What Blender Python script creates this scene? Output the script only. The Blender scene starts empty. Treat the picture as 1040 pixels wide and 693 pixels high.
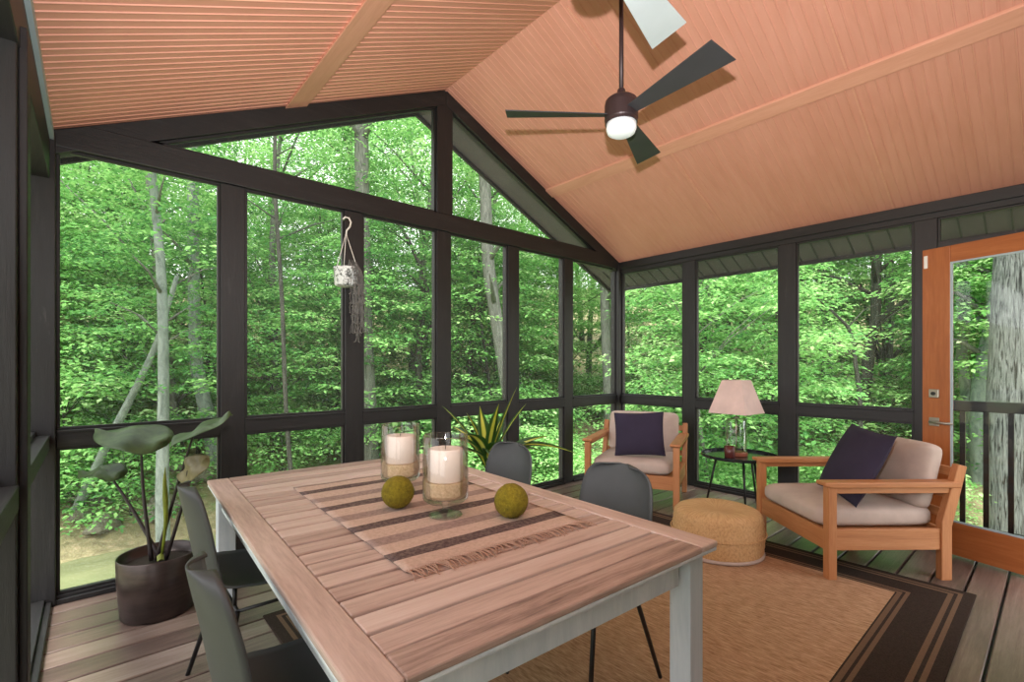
import bpy, math, random
import numpy as np
from mathutils import Vector, Matrix, Euler
random.seed(7)
S = bpy.context.scene
COL = S.collection
PI = math.pi
R_ = math.radians

# ------------------------------------------------------------------ camera
CAM = (-4.974, -3.662, 1.32)
F_PX, YAW, HY = 487.7, R_(48.849), 371.9
cd = bpy.data.cameras.new('camera'); cam = bpy.data.objects.new('camera', cd); COL.objects.link(cam)
cd.sensor_fit = 'HORIZONTAL'; cd.sensor_width = 36.0; cd.lens = 36.0*F_PX/1040
cd.shift_y = (HY-346.5)/1040; cd.clip_start = .02; cd.clip_end = 300
cam.location = CAM; cam.rotation_euler = (PI/2, 0, YAW-PI/2)
S.camera = cam
# ------------------------------------------------------------------ world, light, exposure
S.view_settings.view_transform = 'Standard'; S.view_settings.look = 'None'
S.view_settings.gamma = 1.0; S.view_settings.use_curve_mapping = False
S.view_settings.exposure = 0.5
W = bpy.data.worlds.new('overcast_sky'); S.world = W; W.use_nodes = True
bg = W.node_tree.nodes['Background']; bg.inputs[0].default_value = (.97, .98, 1, 1); bg.inputs[1].default_value = 2.3
def light(name, kind, loc, energy, color=(1,1,1), aim=None, **k):
    l = bpy.data.lights.new(name, kind); l.energy = energy; l.color = color
    for a, b in k.items(): setattr(l, a, b)
    o = bpy.data.objects.new(name, l); COL.objects.link(o); o.location = loc
    if aim is not None: o.rotation_euler = (Vector(aim)-Vector(loc)).to_track_quat('-Z', 'Y').to_euler()
    return o
light('hazy_sun', 'SUN', (0, 0, 30), 5.6, (1, .97, .9), aim=(9, 4, 0), angle=R_(25))
light('camera_flash', 'SPOT', (-4.95, -3.64, 1.64), 370, (1, .98, .97), aim=(-2.0, -1.1, 4.0), spot_size=R_(128), spot_blend=.9, shadow_soft_size=.018)

# ------------------------------------------------------------------ mesh helpers
class MB:
    def __init__(s): s.v = []; s.f = []
    def add(s, vs, fs):
        n = len(s.v); s.v += [tuple(p) for p in vs]; s.f += [tuple(i+n for i in f) for f in fs]; return s
    def box(s, x0, x1, y0, y1, z0, z1, M=None):
        vs = [Vector((x, y, z)) for z in (z0, z1) for y in (y0, y1) for x in (x0, x1)]
        if M is not None: vs = [M @ p for p in vs]
        return s.add(vs, [(0,2,3,1), (4,5,7,6), (0,1,5,4), (2,6,7,3), (0,4,6,2), (1,3,7,5)])
    def prism(s, pts, thick):
        """polygon (3D list) extruded by vector thick"""
        n = len(pts); t = Vector(thick); P = [Vector(p) for p in pts]
        vs = P + [p+t for p in P]
        fs = [tuple(range(n))[::-1], tuple(range(n, 2*n))] + [(i, (i+1) % n, n+(i+1) % n, n+i) for i in range(n)]
        return s.add(vs, fs)
    def tube(s, pts, rad, n=8, cap=True):
        P = [Vector(p) for p in pts]
        if not isinstance(rad, (list, tuple)): rad = [rad]*len(P)
        vs = []; prev = None
        for i, p in enumerate(P):
            d = (P[min(i+1, len(P)-1)]-P[max(i-1, 0)]).normalized()
            if prev is None:
                a = Vector((0, 0, 1)) if abs(d.z) < .9 else Vector((1, 0, 0)); u = d.cross(a).normalized()
            else: u = (prev-d*prev.dot(d)).normalized()
            prev = u; w = d.cross(u)
            for k in range(n):
                t = 2*PI*k/n; vs.append(p+(u*math.cos(t)+w*math.sin(t))*rad[i])
        fs = [(i*n+k, i*n+(k+1) % n, (i+1)*n+(k+1) % n, (i+1)*n+k) for i in range(len(P)-1) for k in range(n)]
        if cap: fs += [tuple(range(n))[::-1], tuple(range((len(P)-1)*n, len(P)*n))]
        return s.add(vs, fs)
    def lathe(s, prof, n=32, c=(0,0,0), sx=1, sy=1):
        """prof list of (r,z) ; r=0 ends close"""
        vs = []; idx = []
        for r, z in prof:
            if r < 1e-6: idx.append([len(vs)]); vs.append((c[0], c[1], c[2]+z))
            else:
                idx.append(list(range(len(vs), len(vs)+n)))
                for k in range(n): vs.append((c[0]+sx*r*math.cos(2*PI*k/n), c[1]+sy*r*math.sin(2*PI*k/n), c[2]+z))
        fs = []
        for a, b in zip(idx[:-1], idx[1:]):
            for k in range(n):
                k2 = (k+1) % n
                if len(a) == 1 and len(b) == 1: continue
                if len(a) == 1: fs.append((a[0], b[k2], b[k]))
                elif len(b) == 1: fs.append((a[k], a[k2], b[0]))
                else: fs.append((a[k], a[k2], b[k2], b[k]))
        return s.add(vs, fs)
    def grid(s, fn, nu, nv):
        vs = [fn(i/nu, j/nv) for j in range(nv+1) for i in range(nu+1)]
        fs = [(j*(nu+1)+i, j*(nu+1)+i+1, (j+1)*(nu+1)+i+1, (j+1)*(nu+1)+i) for j in range(nv) for i in range(nu)]
        return s.add(vs, fs)
    def sphere(s, c, r, nu=24, nv=14, sc=(1,1,1)):
        prof = [(r*math.sin(PI*j/nv), -r*math.cos(PI*j/nv)) for j in range(nv+1)]
        prof[0] = (0, -r); prof[-1] = (0, r)
        n0 = len(s.v); s.lathe(prof, nu, (0,0,0))
        for i in range(n0, len(s.v)):
            p = s.v[i]; s.v[i] = (c[0]+p[0]*sc[0], c[1]+p[1]*sc[1], c[2]+p[2]*sc[2])
        return s
    def xf(s, M):
        s.v = [tuple(M @ Vector(p)) for p in s.v]; return s
    def build(s, name, mat, parent=None, smooth=False, bevel=0, seg=2, solid=0, subsurf=0, auto=None):
        me = bpy.data.meshes.new(name); me.from_pydata(s.v, [], s.f); me.update()
        o = bpy.data.objects.new(name, me); COL.objects.link(o)
        if parent is not None: o.parent = parent
        for m in (mat if isinstance(mat, (list, tuple)) else [mat]): me.materials.append(m)
        if smooth: me.polygons.foreach_set('use_smooth', [True]*len(me.polygons))
        if solid: m = o.modifiers.new('solid', 'SOLIDIFY'); m.thickness = solid; m.offset = 0
        if bevel: m = o.modifiers.new('bevel', 'BEVEL'); m.width = bevel; m.segments = seg; m.limit_method = 'ANGLE'; m.angle_limit = R_(40)
        if subsurf: m = o.modifiers.new('sub', 'SUBSURF'); m.levels = subsurf; m.render_levels = subsurf
        return o
def fix_normals(o):
    import bmesh
    b = bmesh.new(); b.from_mesh(o.data); bmesh.ops.recalc_face_normals(b, faces=b.faces); b.to_mesh(o.data); b.free(); return o
def tag(o, label=None, cat=None, group=None, kind=None):
    if label: o['label'] = label
    if cat: o['category'] = cat
    if group: o['group'] = group
    if kind: o['kind'] = kind
    return o
def empty(name, loc=(0,0,0), rz=0):
    o = bpy.data.objects.new(name, None); COL.objects.link(o); o.location = loc; o.rotation_euler = (0, 0, rz)
    o.empty_display_size = .1; return o
def copy_tree(o, parent=None):
    c = o.copy(); COL.objects.link(c); c.parent = parent
    for ch in o.children: copy_tree(ch, c)
    return c
def struct(o): o['kind'] = 'structure'; return o

# ------------------------------------------------------------------ material helpers
def srgb(r, g, b):
    return tuple(((c/255)/12.92 if c/255 <= .04045 else ((c/255+.055)/1.055)**2.4) for c in (r, g, b)) + (1,)
class NT:
    def __init__(s, name):
        s.m = bpy.data.materials.new(name); s.m.use_nodes = True; s.t = s.m.node_tree; s.n = s.t.nodes; s.l = s.t.links
        s.b = s.n['Principled BSDF']; s.o = s.n['Material Output']
    def new(s, t, **k):
        n = s.n.new(t)
        for a, b in k.items(): setattr(n, a, b)
        return n
    def link(s, a, b): s.l.new(a, b)
    def coord(s, scale=(1,1,1), rot=(0,0,0), kind='Object'):
        tc = s.new('ShaderNodeTexCoord'); mp = s.new('ShaderNodeMapping')
        mp.inputs['Scale'].default_value = scale; mp.inputs['Rotation'].default_value = rot
        s.link(tc.outputs[kind], mp.inputs[0]); return mp.outputs[0]
    def noise(s, vec, scale=5, detail=4, rough=.6, dist=0):
        n = s.new('ShaderNodeTexNoise'); n.inputs['Scale'].default_value = scale; n.inputs['Detail'].default_value = detail
        n.inputs['Roughness'].default_value = rough; n.inputs['Distortion'].default_value = dist
        if vec is not None: s.link(vec, n.inputs['Vector'])
        return n.outputs['Fac']
    def ramp(s, fac, stops):
        r = s.new('ShaderNodeValToRGB'); e = r.color_ramp.elements
        while len(e) < len(stops): e.new(.5)
        for i, (p, c) in enumerate(stops): e[i].position = p; e[i].color = c
        s.link(fac, r.inputs[0]); return r.outputs[0]
    def mix(s, fac, a, b, mode='MIX'):
        m = s.new('ShaderNodeMixRGB', blend_type=mode)
        for v, i in ((fac, 0), (a, 1), (b, 2)):
            if hasattr(v, 'links'): s.link(v, m.inputs[i])
            else: m.inputs[i].default_value = v
        return m.outputs[0]
    def bump(s, h, strength=.3, dist=.01):
        b = s.new('ShaderNodeBump'); b.inputs['Strength'].default_value = strength; b.inputs['Distance'].default_value = dist
        s.link(h, b.inputs['Height']); s.link(b.outputs[0], s.b.inputs['Normal']); return b
    def set(s, color=None, rough=.5, metal=0, spec=None):
        if color is not None:
            if hasattr(color, 'links'): s.link(color, s.b.inputs['Base Color'])
            else: s.b.inputs['Base Color'].default_value = color
        if hasattr(rough, 'links'): s.link(rough, s.b.inputs['Roughness'])
        else: s.b.inputs['Roughness'].default_value = rough
        s.b.inputs['Metallic'].default_value = metal
        if spec is not None: s.b.inputs['Specular IOR Level'].default_value = spec
        return s.m
def mat_simple(name, c, rough=.5, metal=0, var=.12, nscale=8, bump=.0, bd=.002, spec=None):
    t = NT(name); v = t.coord()
    n = t.noise(v, nscale, 5, .6)
    lo = tuple(x*(1-var) for x in c[:3])+(1,); hi = tuple(min(1, x*(1+var)) for x in c[:3])+(1,)
    col = t.ramp(n, [(.3, lo), (.7, hi)])
    if bump: t.bump(t.noise(v, nscale*12, 3, .6), bump, bd)
    return t.set(col, rough, metal, spec)
def mat_wood(name, stops, axis='X', scale=1.0, stretch=12, rough=.5, bump=.25, bd=.002, attr=None):
    """grain runs along axis"""
    t = NT(name); sc = [scale*stretch]*3; sc['XYZ'.index(axis)] = scale
    v = t.coord(tuple(sc)); n1 = t.noise(v, 2.0, 8, .65, .6); n2 = t.noise(v, 9, 6, .7, .2)
    f = t.mix(.35, n1, n2)
    if attr:
        a = t.new('ShaderNodeAttribute', attribute_name=attr)
        m = t.new('ShaderNodeMath', operation='MULTIPLY_ADD'); m.inputs[1].default_value = .30; m.inputs[2].default_value = -.15
        t.link(a.outputs['Fac'], m.inputs[0]); ad = t.new('ShaderNodeMath', operation='ADD')
        t.link(f, ad.inputs[0]); t.link(m.outputs[0], ad.inputs[1]); f = ad.outputs[0]
    col = t.ramp(f, stops)
    if name.startswith('charcoal'):
        wv = t.coord(tuple(x*.45 for x in sc)); col = t.mix(t.ramp(t.noise(wv, 2.6, 5, .7, .8), [(.66, (0,0,0,1)), (.74, (.45,.45,.45,1))]), col, srgb(104,100,98))
    t.bump(n2, bump, bd)
    return t.set(col, rough)

M = {}
M['frame'] = mat_wood('charcoal_stained_timber', [(.25, srgb(20,19,21)), (.55, srgb(32,31,32)), (.8, srgb(56,54,55))], 'Z', 1, 10, .5, .4, .003)
M['frame_h'] = mat_wood('charcoal_stained_rail', [(.25, srgb(20,19,21)), (.55, srgb(32,31,32)), (.8, srgb(56,54,55))], 'X', 1, 10, .5, .4, .003)
M['frame_y'] = mat_wood('charcoal_stained_rail_side', [(.25, srgb(20,19,21)), (.55, srgb(32,31,32)), (.8, srgb(70,67,68))], 'Y', 1, 10, .5, .4, .003)
M['deck'] = mat_wood('weathered_deck_boards', [(.2, srgb(70,58,54)), (.45, srgb(112,94,86)), (.62, srgb(138,120,110)), (.85, srgb(166,150,142))], 'X', .8, 14, .30, .5, .003, 'tone')
M['ceil'] = None
t = NT('terracotta_stained_plywood'); v = t.coord((1, 8, 1)); n = t.noise(v, 1.6, 6, .6, 1.0); v2 = t.coord()
c = t.mix(.5, t.ramp(n, [(.3, srgb(202,141,119)), (.7, srgb(218,159,139))]), t.ramp(t.noise(v2, .9, 3), [(.3, srgb(204,142,120)), (.7, srgb(220,160,140))]))
M['ceil'] = t.set(c, .55)
M['batten'] = mat_wood('terracotta_stained_batten', [(.25, srgb(202,144,118)), (.55, srgb(218,160,136)), (.85, srgb(228,176,152))], 'Y', 1, 12, .5, .15, .001)
M['soffit'] = mat_simple('dark_grey_soffit', srgb(84,80,82), .7, 0, .15, 3)
M['trimblue'] = mat_simple('pale_blue_grey_flashing', srgb(168,186,196), .5, 0, .06, 4)
M['siding'] = mat_simple('warm_grey_siding', srgb(176,170,160), .7)
t = NT('insect_screen_mesh')
tr = t.new('ShaderNodeBsdfTransparent'); df = t.new('ShaderNodeBsdfDiffuse'); df.inputs[0].default_value = srgb(150,156,152)
mx = t.new('ShaderNodeMixShader'); mx.inputs[0].default_value = .10
t.link(tr.outputs[0], mx.inputs[1]); t.link(df.outputs[0], mx.inputs[2]); t.link(mx.outputs[0], t.o.inputs[0]); M['screen'] = t.m
def glass(name, tint=(1,1,1,1), refl=1.0, base=.04):
    t = NT(name); tr = t.new('ShaderNodeBsdfTransparent'); tr.inputs[0].default_value = tint
    gl = t.new('ShaderNodeBsdfGlossy'); gl.inputs['Roughness'].default_value = .03
    lw = t.new('ShaderNodeLayerWeight'); lw.inputs[0].default_value = .25
    mm = t.new('ShaderNodeMath', operation='MULTIPLY_ADD'); mm.inputs[1].default_value = .55*refl; mm.inputs[2].default_value = base
    t.link(lw.outputs['Fresnel'], mm.inputs[0])
    mx = t.new('ShaderNodeMixShader'); t.link(mm.outputs[0], mx.inputs[0]); t.link(tr.outputs[0], mx.inputs[1]); t.link(gl.outputs[0], mx.inputs[2])
    t.link(mx.outputs[0], t.o.inputs[0]); return t.m
M['glass'] = glass('clear_glass', (.97,.985,.975,1)); M['pane'] = glass('door_pane_glass', (.97,.98,.98,1), .3, .02)
M['door'] = mat_wood('orange_stained_cedar', [(.25, srgb(140,76,36)), (.5, srgb(166,96,50)), (.8, srgb(190,120,70))], 'Z', 1, 12, .38, .1, .001)
M['door_h'] = mat_wood('orange_stained_cedar_rail', [(.25, srgb(140,76,36)), (.5, srgb(166,96,50)), (.8, srgb(190,120,70))], 'X', 1, 12, .38, .1, .001)
M['nickel'] = mat_simple('brushed_nickel', srgb(170,165,155), .35, .9, .08)
M['black'] = mat_simple('black_powder_coated_metal', srgb(28,28,30), .4, 0, .1)
M['tray'] = mat_simple('glossy_black_tray', srgb(34,38,42), .16, 0, .05)
M['bronze'] = mat_simple('dark_bronze_metal', srgb(64,52,54), .42, .35, .08)
M['blade'] = mat_simple('charcoal_fan_blade', srgb(58,58,62), .5, 0, .1, 5)
M['blade_flashlit'] = mat_simple('painted_flashlit_fan_blade', srgb(185,195,198), .5, 0, .05, 5)  # second fan: brightness of flash light on the blades put into the base colour
M['white'] = mat_simple('white_plastic', srgb(235,235,232), .5, 0, .03)
t = NT('opal_light_diffuser'); t.set(srgb(235,240,242), .4); t.b.inputs['Emission Color'].default_value = (.86,.95,1,1); t.b.inputs['Emission Strength'].default_value = .2; M['opal'] = t.m
TW = [(.22, srgb(118,98,92)), (.37, srgb(180,154,142)), (.54, srgb(208,184,172)), (.78, srgb(226,208,198))]
M['tabx'] = mat_wood('washed_pine_slat', TW, 'X', .9, 14, .6, .5, .002, 'tone')
M['taby'] = mat_wood('washed_pine_frame_board', TW, 'Y', .9, 14, .6, .45, .002)
t = NT('chipped_pale_grey_paint'); v = t.coord((6,6,1)); n = t.noise(v, 2, 8, .7, .5); n2 = t.noise(t.coord((1,1,1)), 16, 4, .6)
c = t.ramp(n, [(.3, srgb(192,202,210)), (.7, srgb(228,232,236))]); c = t.mix(t.ramp(n2, [(.70, (0,0,0,1)), (.74, (1,1,1,1))]), c, srgb(112,92,78))
t.bump(n, .2, .002); M['paint'] = t.set(c, .6)
M['shell'] = mat_simple('grey_moulded_plastic', srgb(68,70,71), .55, 0, .06, 10)
M['teak'] = mat_wood('oiled_teak', [(.25, srgb(158,98,56)), (.5, srgb(186,124,78)), (.8, srgb(208,150,104))], 'Y', 1, 12, .5, .15, .001)
M['teakx'] = mat_wood('oiled_teak_cross', [(.25, srgb(158,98,56)), (.5, srgb(186,124,78)), (.8, srgb(208,150,104))], 'X', 1, 12, .5, .15, .001)
M['teakz'] = mat_wood('oiled_teak_upright', [(.25, srgb(158,98,56)), (.5, srgb(186,124,78)), (.8, srgb(208,150,104))], 'Z', 1, 12, .5, .15, .001)
def mat_cloth(name, c, ws=350, var=.1, rough=.9):
    t = NT(name); v = t.coord(); w = t.new('ShaderNodeTexWave'); w.inputs['Scale'].default_value = ws; t.link(v, w.inputs['Vector'])
    n = t.noise(v, 6, 4); lo = tuple(x*(1-var) for x in c[:3])+(1,); hi = tuple(min(1, x*(1+var)) for x in c[:3])+(1,)
    t.bump(t.noise(v, 260, 2), .25, .001); return t.set(t.ramp(n, [(.3, lo), (.7, hi)]), rough, 0, .2)
M['cushion'] = mat_cloth('taupe_cushion_fabric', srgb(192,174,164))
M['navy'] = mat_cloth('navy_pillow_fabric', srgb(56,50,68))
# striped rug
def mat_rug():
    t = NT('woven_jute_rug'); tc = t.new('ShaderNodeTexCoord'); sp = t.new('ShaderNodeSeparateXYZ'); t.link(tc.outputs['Object'], sp.inputs[0])
    hx, hy = RUG[4], RUG[5]
    def dist(o, h):
        a = t.new('ShaderNodeMath', operation='ABSOLUTE'); t.link(o, a.inputs[0])
        b = t.new('ShaderNodeMath', operation='SUBTRACT'); b.inputs[0].default_value = h; t.link(a.outputs[0], b.inputs[1]); return b.outputs[0]
    mn = t.new('ShaderNodeMath', operation='MINIMUM'); t.link(dist(sp.outputs[0], hx), mn.inputs[0]); t.link(dist(sp.outputs[1], hy), mn.inputs[1])
    sc = t.new('ShaderNodeMath', operation='DIVIDE'); sc.inputs[1].default_value = .32; t.link(mn.outputs[0], sc.inputs[0])
    dark = srgb(50,42,38); tan = srgb(122,98,78)
    stops = [(0, dark), (.16, tan), (.22, dark), (.27, tan), (.34, dark), (.79, tan), (.85, dark), (.89, tan), (.96, dark), (.985, (1,1,1,1))]
    r = t.ramp(sc.outputs[0], stops); t.n[-1] if False else None
    for n in t.n:
        if n.type == 'VALTORGB': n.color_ramp.interpolation = 'CONSTANT'
    v = t.coord((60, 9, 1), (0, 0, .35)); n = t.noise(v, 1.6, 4, .7)
    jute = t.ramp(n, [(.25, srgb(130,98,72)), (.5, srgb(182,146,114)), (.75, srgb(216,184,154))])
    gt = t.new('ShaderNodeMath', operation='GREATER_THAN'); gt.inputs[1].default_value = .985; t.link(sc.outputs[0], gt.inputs[0])
    v2 = t.coord((1,1,1)); nn = t.noise(v2, 160, 2)
    brd = t.mix(.25, r, t.ramp(nn, [(.3, srgb(40,34,30)), (.8, srgb(110,90,74))]))
    c = t.mix(gt.outputs[0], brd, jute); t.bump(n, .5, .004); return t.set(c, .95, 0, .1)
RUG = (-4.30, -1.16, -3.343, -.90, 1.57, 1.2215)
M['rug'] = mat_rug()
def mat_runner():
    t = NT('striped_table_runner'); tc = t.new('ShaderNodeTexCoord'); sp = t.new('ShaderNodeSeparateXYZ'); t.link(tc.outputs['Object'], sp.inputs[0])
    # y runs 0 (near fringe) .. 1.15 (far)
    a = t.new('ShaderNodeMath', operation='SUBTRACT'); a.inputs[1].default_value = .08; t.link(sp.outputs[1], a.inputs[0])
    b = t.new('ShaderNodeMath', operation='DIVIDE'); b.inputs[1].default_value = .305; t.link(a.outputs[0], b.inputs[0])
    f = t.new('ShaderNodeMath', operation='FRACT'); t.link(b.outputs[0], f.inputs[0])
    base = srgb(208,182,164); dark = srgb(72,58,60); dot = srgb(156,134,126)
    for s_ in (0,): r = t.ramp(f.outputs[0], [(0, dark), (.21, base), (.46, dot), (.68, base)])
    for n in t.n:
        if n.type == 'VALTORGB': n.color_ramp.interpolation = 'CONSTANT'
    # no stripe before the first dark one nor after the last
    lt = t.new('ShaderNodeMath', operation='LESS_THAN'); lt.inputs[1].default_value = 0; t.link(a.outputs[0], lt.inputs[0])
    c = t.mix(lt.outputs[0], r, base)
    v = t.coord(); n1 = t.noise(v, 90, 2); c = t.mix(.22, c, t.ramp(n1, [(.35, srgb(128,108,102)), (.65, srgb(216,194,180))]))
    t.bump(n1, .4, .002); return t.set(c, .95, 0, .1)
M['runner'] = mat_runner()
M['fringe'] = mat_cloth('runner_fringe_thread', srgb(176,142,122))
M['candle'] = mat_simple('ivory_pillar_wax', srgb(236,214,204), .5, 0, .04); M['candle'].node_tree.nodes['Principled BSDF'].inputs['Subsurface Weight'].default_value = .0
M['wick'] = mat_simple('charred_wick', srgb(40,36,34), .9)
t = NT('sand_filler'); v = t.coord(); n = t.noise(v, 120, 3); t.bump(n, .6, .003); M['sand'] = t.set(t.ramp(n, [(.3, srgb(196,160,124)), (.7, srgb(232,202,168))]), .9)
t = NT('moss_ball_surface'); v = t.coord(); n = t.noise(v, 70, 5, .8, 1); t.bump(n, 1, .006); M['moss'] = t.set(t.ramp(n, [(.3, srgb(92,82,8)), (.55, srgb(134,120,20)), (.8, srgb(168,154,48))]), .95)
t = NT('woven_seagrass'); v = t.coord(); sp = t.new('ShaderNodeSeparateXYZ'); t.link(v, sp.inputs[0])
at_ = t.new('ShaderNodeMath', operation='ARCTAN2'); t.link(sp.outputs[1], at_.inputs[0]); t.link(sp.outputs[0], at_.inputs[1])
cb = t.new('ShaderNodeCombineXYZ'); t.link(at_.outputs[0], cb.inputs[0]); t.link(sp.outputs[2], cb.inputs[2])
mp = t.new('ShaderNodeMapping'); mp.inputs['Scale'].default_value = (22, 1, 60); mp.inputs['Rotation'].default_value = (0, .4, 0); t.link(cb.outputs[0], mp.inputs[0])
n = t.noise(mp.outputs[0], 1.0, 3, .6); n3 = t.noise(v, 5, 3)
c = t.mix(.35, t.ramp(n, [(.25, srgb(158,116,72)), (.5, srgb(208,166,116)), (.8, srgb(230,196,152))]), t.ramp(n3, [(.3, srgb(190,144,92)), (.7, srgb(222,184,138))]))
t.bump(n, .8, .006); M['seagrass'] = t.set(c, .85)
t = NT('brown_bronze_glaze'); v = t.coord((1,1,5)); n = t.noise(v, 3, 5, .7); M['pot'] = t.set(t.ramp(n, [(.3, srgb(44,36,34)), (.7, srgb(78,64,60))]), .32, .35)
M['soil'] = mat_simple('potting_soil', srgb(46,36,28), .95, 0, .3, 60, .6, .005)
def mat_leaf_house(name, c1, c2, rough=.35, band=None):
    t = NT(name); v = t.coord(); n = t.noise(v, 9, 4); c = t.ramp(n, [(.3, c1), (.7, c2)])
    if band:
        a = t.new('ShaderNodeAttribute', attribute_name='across'); c = t.mix(t.ramp(a.outputs['Fac'], [(.14, (0,0,0,1)), (.24, (1,1,1,1))]), c, band)
    m = t.set(c, rough); t.b.inputs['Transmission Weight'].default_value = 0
    df = t.new('ShaderNodeBsdfTranslucent'); t.link(c, df.inputs[0]); mx = t.new('ShaderNodeMixShader'); mx.inputs[0].default_value = .25
    t.link(t.b.outputs[0], mx.inputs[1]); t.link(df.outputs[0], mx.inputs[2]); t.link(mx.outputs[0], t.o.inputs[0]); return m
M['ear'] = mat_leaf_house('dark_elephant_ear_leaf', srgb(56,74,46), srgb(92,116,72), .45)
M['ear_y'] = mat_leaf_house('olive_young_leaf', srgb(110,124,40), srgb(150,160,60), .4)
M['ear_b'] = mat_leaf_house('bronzed_leaf', srgb(104,96,62), srgb(150,142,104), .4)
M['stem'] = mat_simple('dark_leaf_stem', srgb(44,34,36), .45)
M['corn'] = mat_leaf_house('variegated_corn_plant_leaf', srgb(206,208,70), srgb(226,222,110), .4, srgb(52,92,34))
M['cane'] = mat_simple('corn_plant_cane', srgb(140,116,84), .8)
M['terracotta'] = mat_simple('matte_grey_pot', srgb(110,108,104), .7)
t = NT('mottled_white_ceramic'); v = t.coord(); n = t.noise(v, 28, 4, .7, 1); M['hangpot'] = t.set(t.ramp(n, [(.42, srgb(86,90,86)), (.50, srgb(216,220,218)), (.8, srgb(240,242,240))]), .5)
M['cord'] = mat_simple('white_hanger_cord', srgb(220,216,210), .8)
M['dry'] = mat_simple('dried_grey_stems', srgb(104,102,98), .9, 0, .35, 30)
M['shade'] = mat_cloth('dusty_beige_lampshade', srgb(220,194,186)); M['copper'] = mat_simple('reddish_wood_lamp_base', srgb(150,82,56), .5)
M['maroon'] = mat_simple('maroon_glass_cup', srgb(96,46,42), .25)
# outdoors
def mat_foliage(name, stops):
    t = NT(name); a = t.new('ShaderNodeAttribute', attribute_name='tone'); oi = t.new('ShaderNodeObjectInfo')
    m = t.new('ShaderNodeMath', operation='MULTIPLY_ADD'); m.inputs[1].default_value = .35; t.link(oi.outputs['Random'], m.inputs[0])
    m2 = t.new('ShaderNodeMath', operation='MULTIPLY'); m2.inputs[1].default_value = .65; t.link(a.outputs['Fac'], m2.inputs[0]); t.link(m2.outputs[0], m.inputs[2])
    c = t.ramp(m.outputs[0], stops)
    d = t.new('ShaderNodeBsdfDiffuse'); tl = t.new('ShaderNodeBsdfTranslucent'); t.link(c, d.inputs[0]); t.link(c, tl.inputs[0])
    mx = t.new('ShaderNodeMixShader'); mx.inputs[0].default_value = .45; t.link(d.outputs[0], mx.inputs[1]); t.link(tl.outputs[0], mx.inputs[2])
    t.link(mx.outputs[0], t.o.inputs[0]); return t.m
M['leaf'] = mat_foliage('woodland_leaves', [(.08, srgb(78,132,76)), (.38, srgb(124,182,102)), (.66, srgb(168,214,134)), (.92, srgb(214,238,182))])
def mat_bark(name, a, b, c_, sc=(9, 9, 1.6), bs=.8, bd=.02):
    t = NT(name); v = t.coord(sc); n = t.noise(v, 2.2, 7, .7, .8); t.bump(n, bs, bd); return t.set(t.ramp(n, [(.3 if bd < .08 else .40, a), (.5, b), (.75, c_)]), .9, 0, .1)
M['bark_pale'] = mat_bark('pale_grey_bark', srgb(84,94,88), srgb(122,132,124), srgb(154,163,154), (3,3,1.2), .3)
M['bark'] = mat_bark('grey_brown_bark', srgb(72,74,68), srgb(110,112,104), srgb(142,143,134))
M['bark_dark'] = mat_bark('dark_wet_bark', srgb(40,42,38), srgb(66,68,60), srgb(96,96,86))
M['bark_oak'] = mat_bark('deeply_furrowed_oak_bark', srgb(52,54,50), srgb(126,131,126), srgb(164,168,162), (15, 15, 1.1), 1, .09)
t = NT('leaf_litter_bank'); v = t.coord(); n = t.noise(v, .55, 8, .7, .4); n2 = t.noise(v, 7, 5, .7)
c = t.mix(.45, t.ramp(n, [(.38, srgb(96,138,70)), (.5, srgb(134,120,96)), (.7, srgb(170,150,124))]), t.ramp(n2, [(.3, srgb(70,66,48)), (.5, srgb(124,132,88)), (.7, srgb(190,170,140))]))
t.bump(n2, .8, .08); M['ground'] = t.set(c, .95, 0, .1)
t = NT('murky_creek_water'); v = t.coord((1, 3, 1)); n = t.noise(v, 2.5, 3); t.bump(n, .15, .02); M['water'] = t.set(t.ramp(t.noise(v, .5, 3), [(.3, srgb(104,110,80)), (.7, srgb(140,142,106))]), .12)
M['rock'] = mat_bark('mossy_rock', srgb(84,88,70), srgb(132,128,112), srgb(172,166,150), (3,3,3), .8, .05)

# ------------------------------------------------------------------ room shell
XW, EAVE, RIDGE = -5.154, 2.615, 3.808       # left wall plane, eave and ridge height of the ceiling
XM = XW/2; SL = (RIDGE-EAVE)/(-XM); YF = -3.95  # ridge x, ceiling slope, house wall
def zc(x): return RIDGE-SL*abs(x-XM)
# floor boards
def deck():
    mb = MB(); tones = []
    y = -2.971-.158*8
    while y < .10:
        x = XW-.14; cuts = sorted(random.uniform(XW+.3, .0) for _ in range(0))
        for x1 in cuts+[.14]:
            mb.box(x+.002, x1-.002, y+.006, min(y+.152, .12), -.035, 0); tones += [random.random()]*6; x = x1
        y += .158
    o = mb.build('floor', M['deck'], bevel=.004, seg=1); a = o.data.attributes.new('tone', 'FLOAT', 'FACE'); a.data.foreach_set('value', tones)
    MB().box(XW-.14, .14, -4.24, .12, -.22, -.037).build('joist_deck', M['frame_y'], o)
    struct(o)
deck()
def rect_frame(mb, ax, P, a0, a1, z0, z1, w, t0, t1):
    """moulding round a rectangle. ax 'x': wall runs along x, thickness t0..t1 in y"""
    for (u0, u1, v0, v1) in ((a0, a1, z0, z0+w), (a0, a1, z1-w, z1), (a0, a0+w, z0+w, z1-w), (a1-w, a1, z0+w, z1-w)):
        if ax == 'x': mb.box(u0, u1, t0, t1, v0, v1)
        else: mb.box(t0, t1, u0, u1, v0, v1)
PW = .0725
PA = [-4.262, -3.423, -2.590, -1.752, -.923]
ZM0, ZM1, ZB0, ZB1 = .864, .962, 2.535, 2.69
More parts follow.
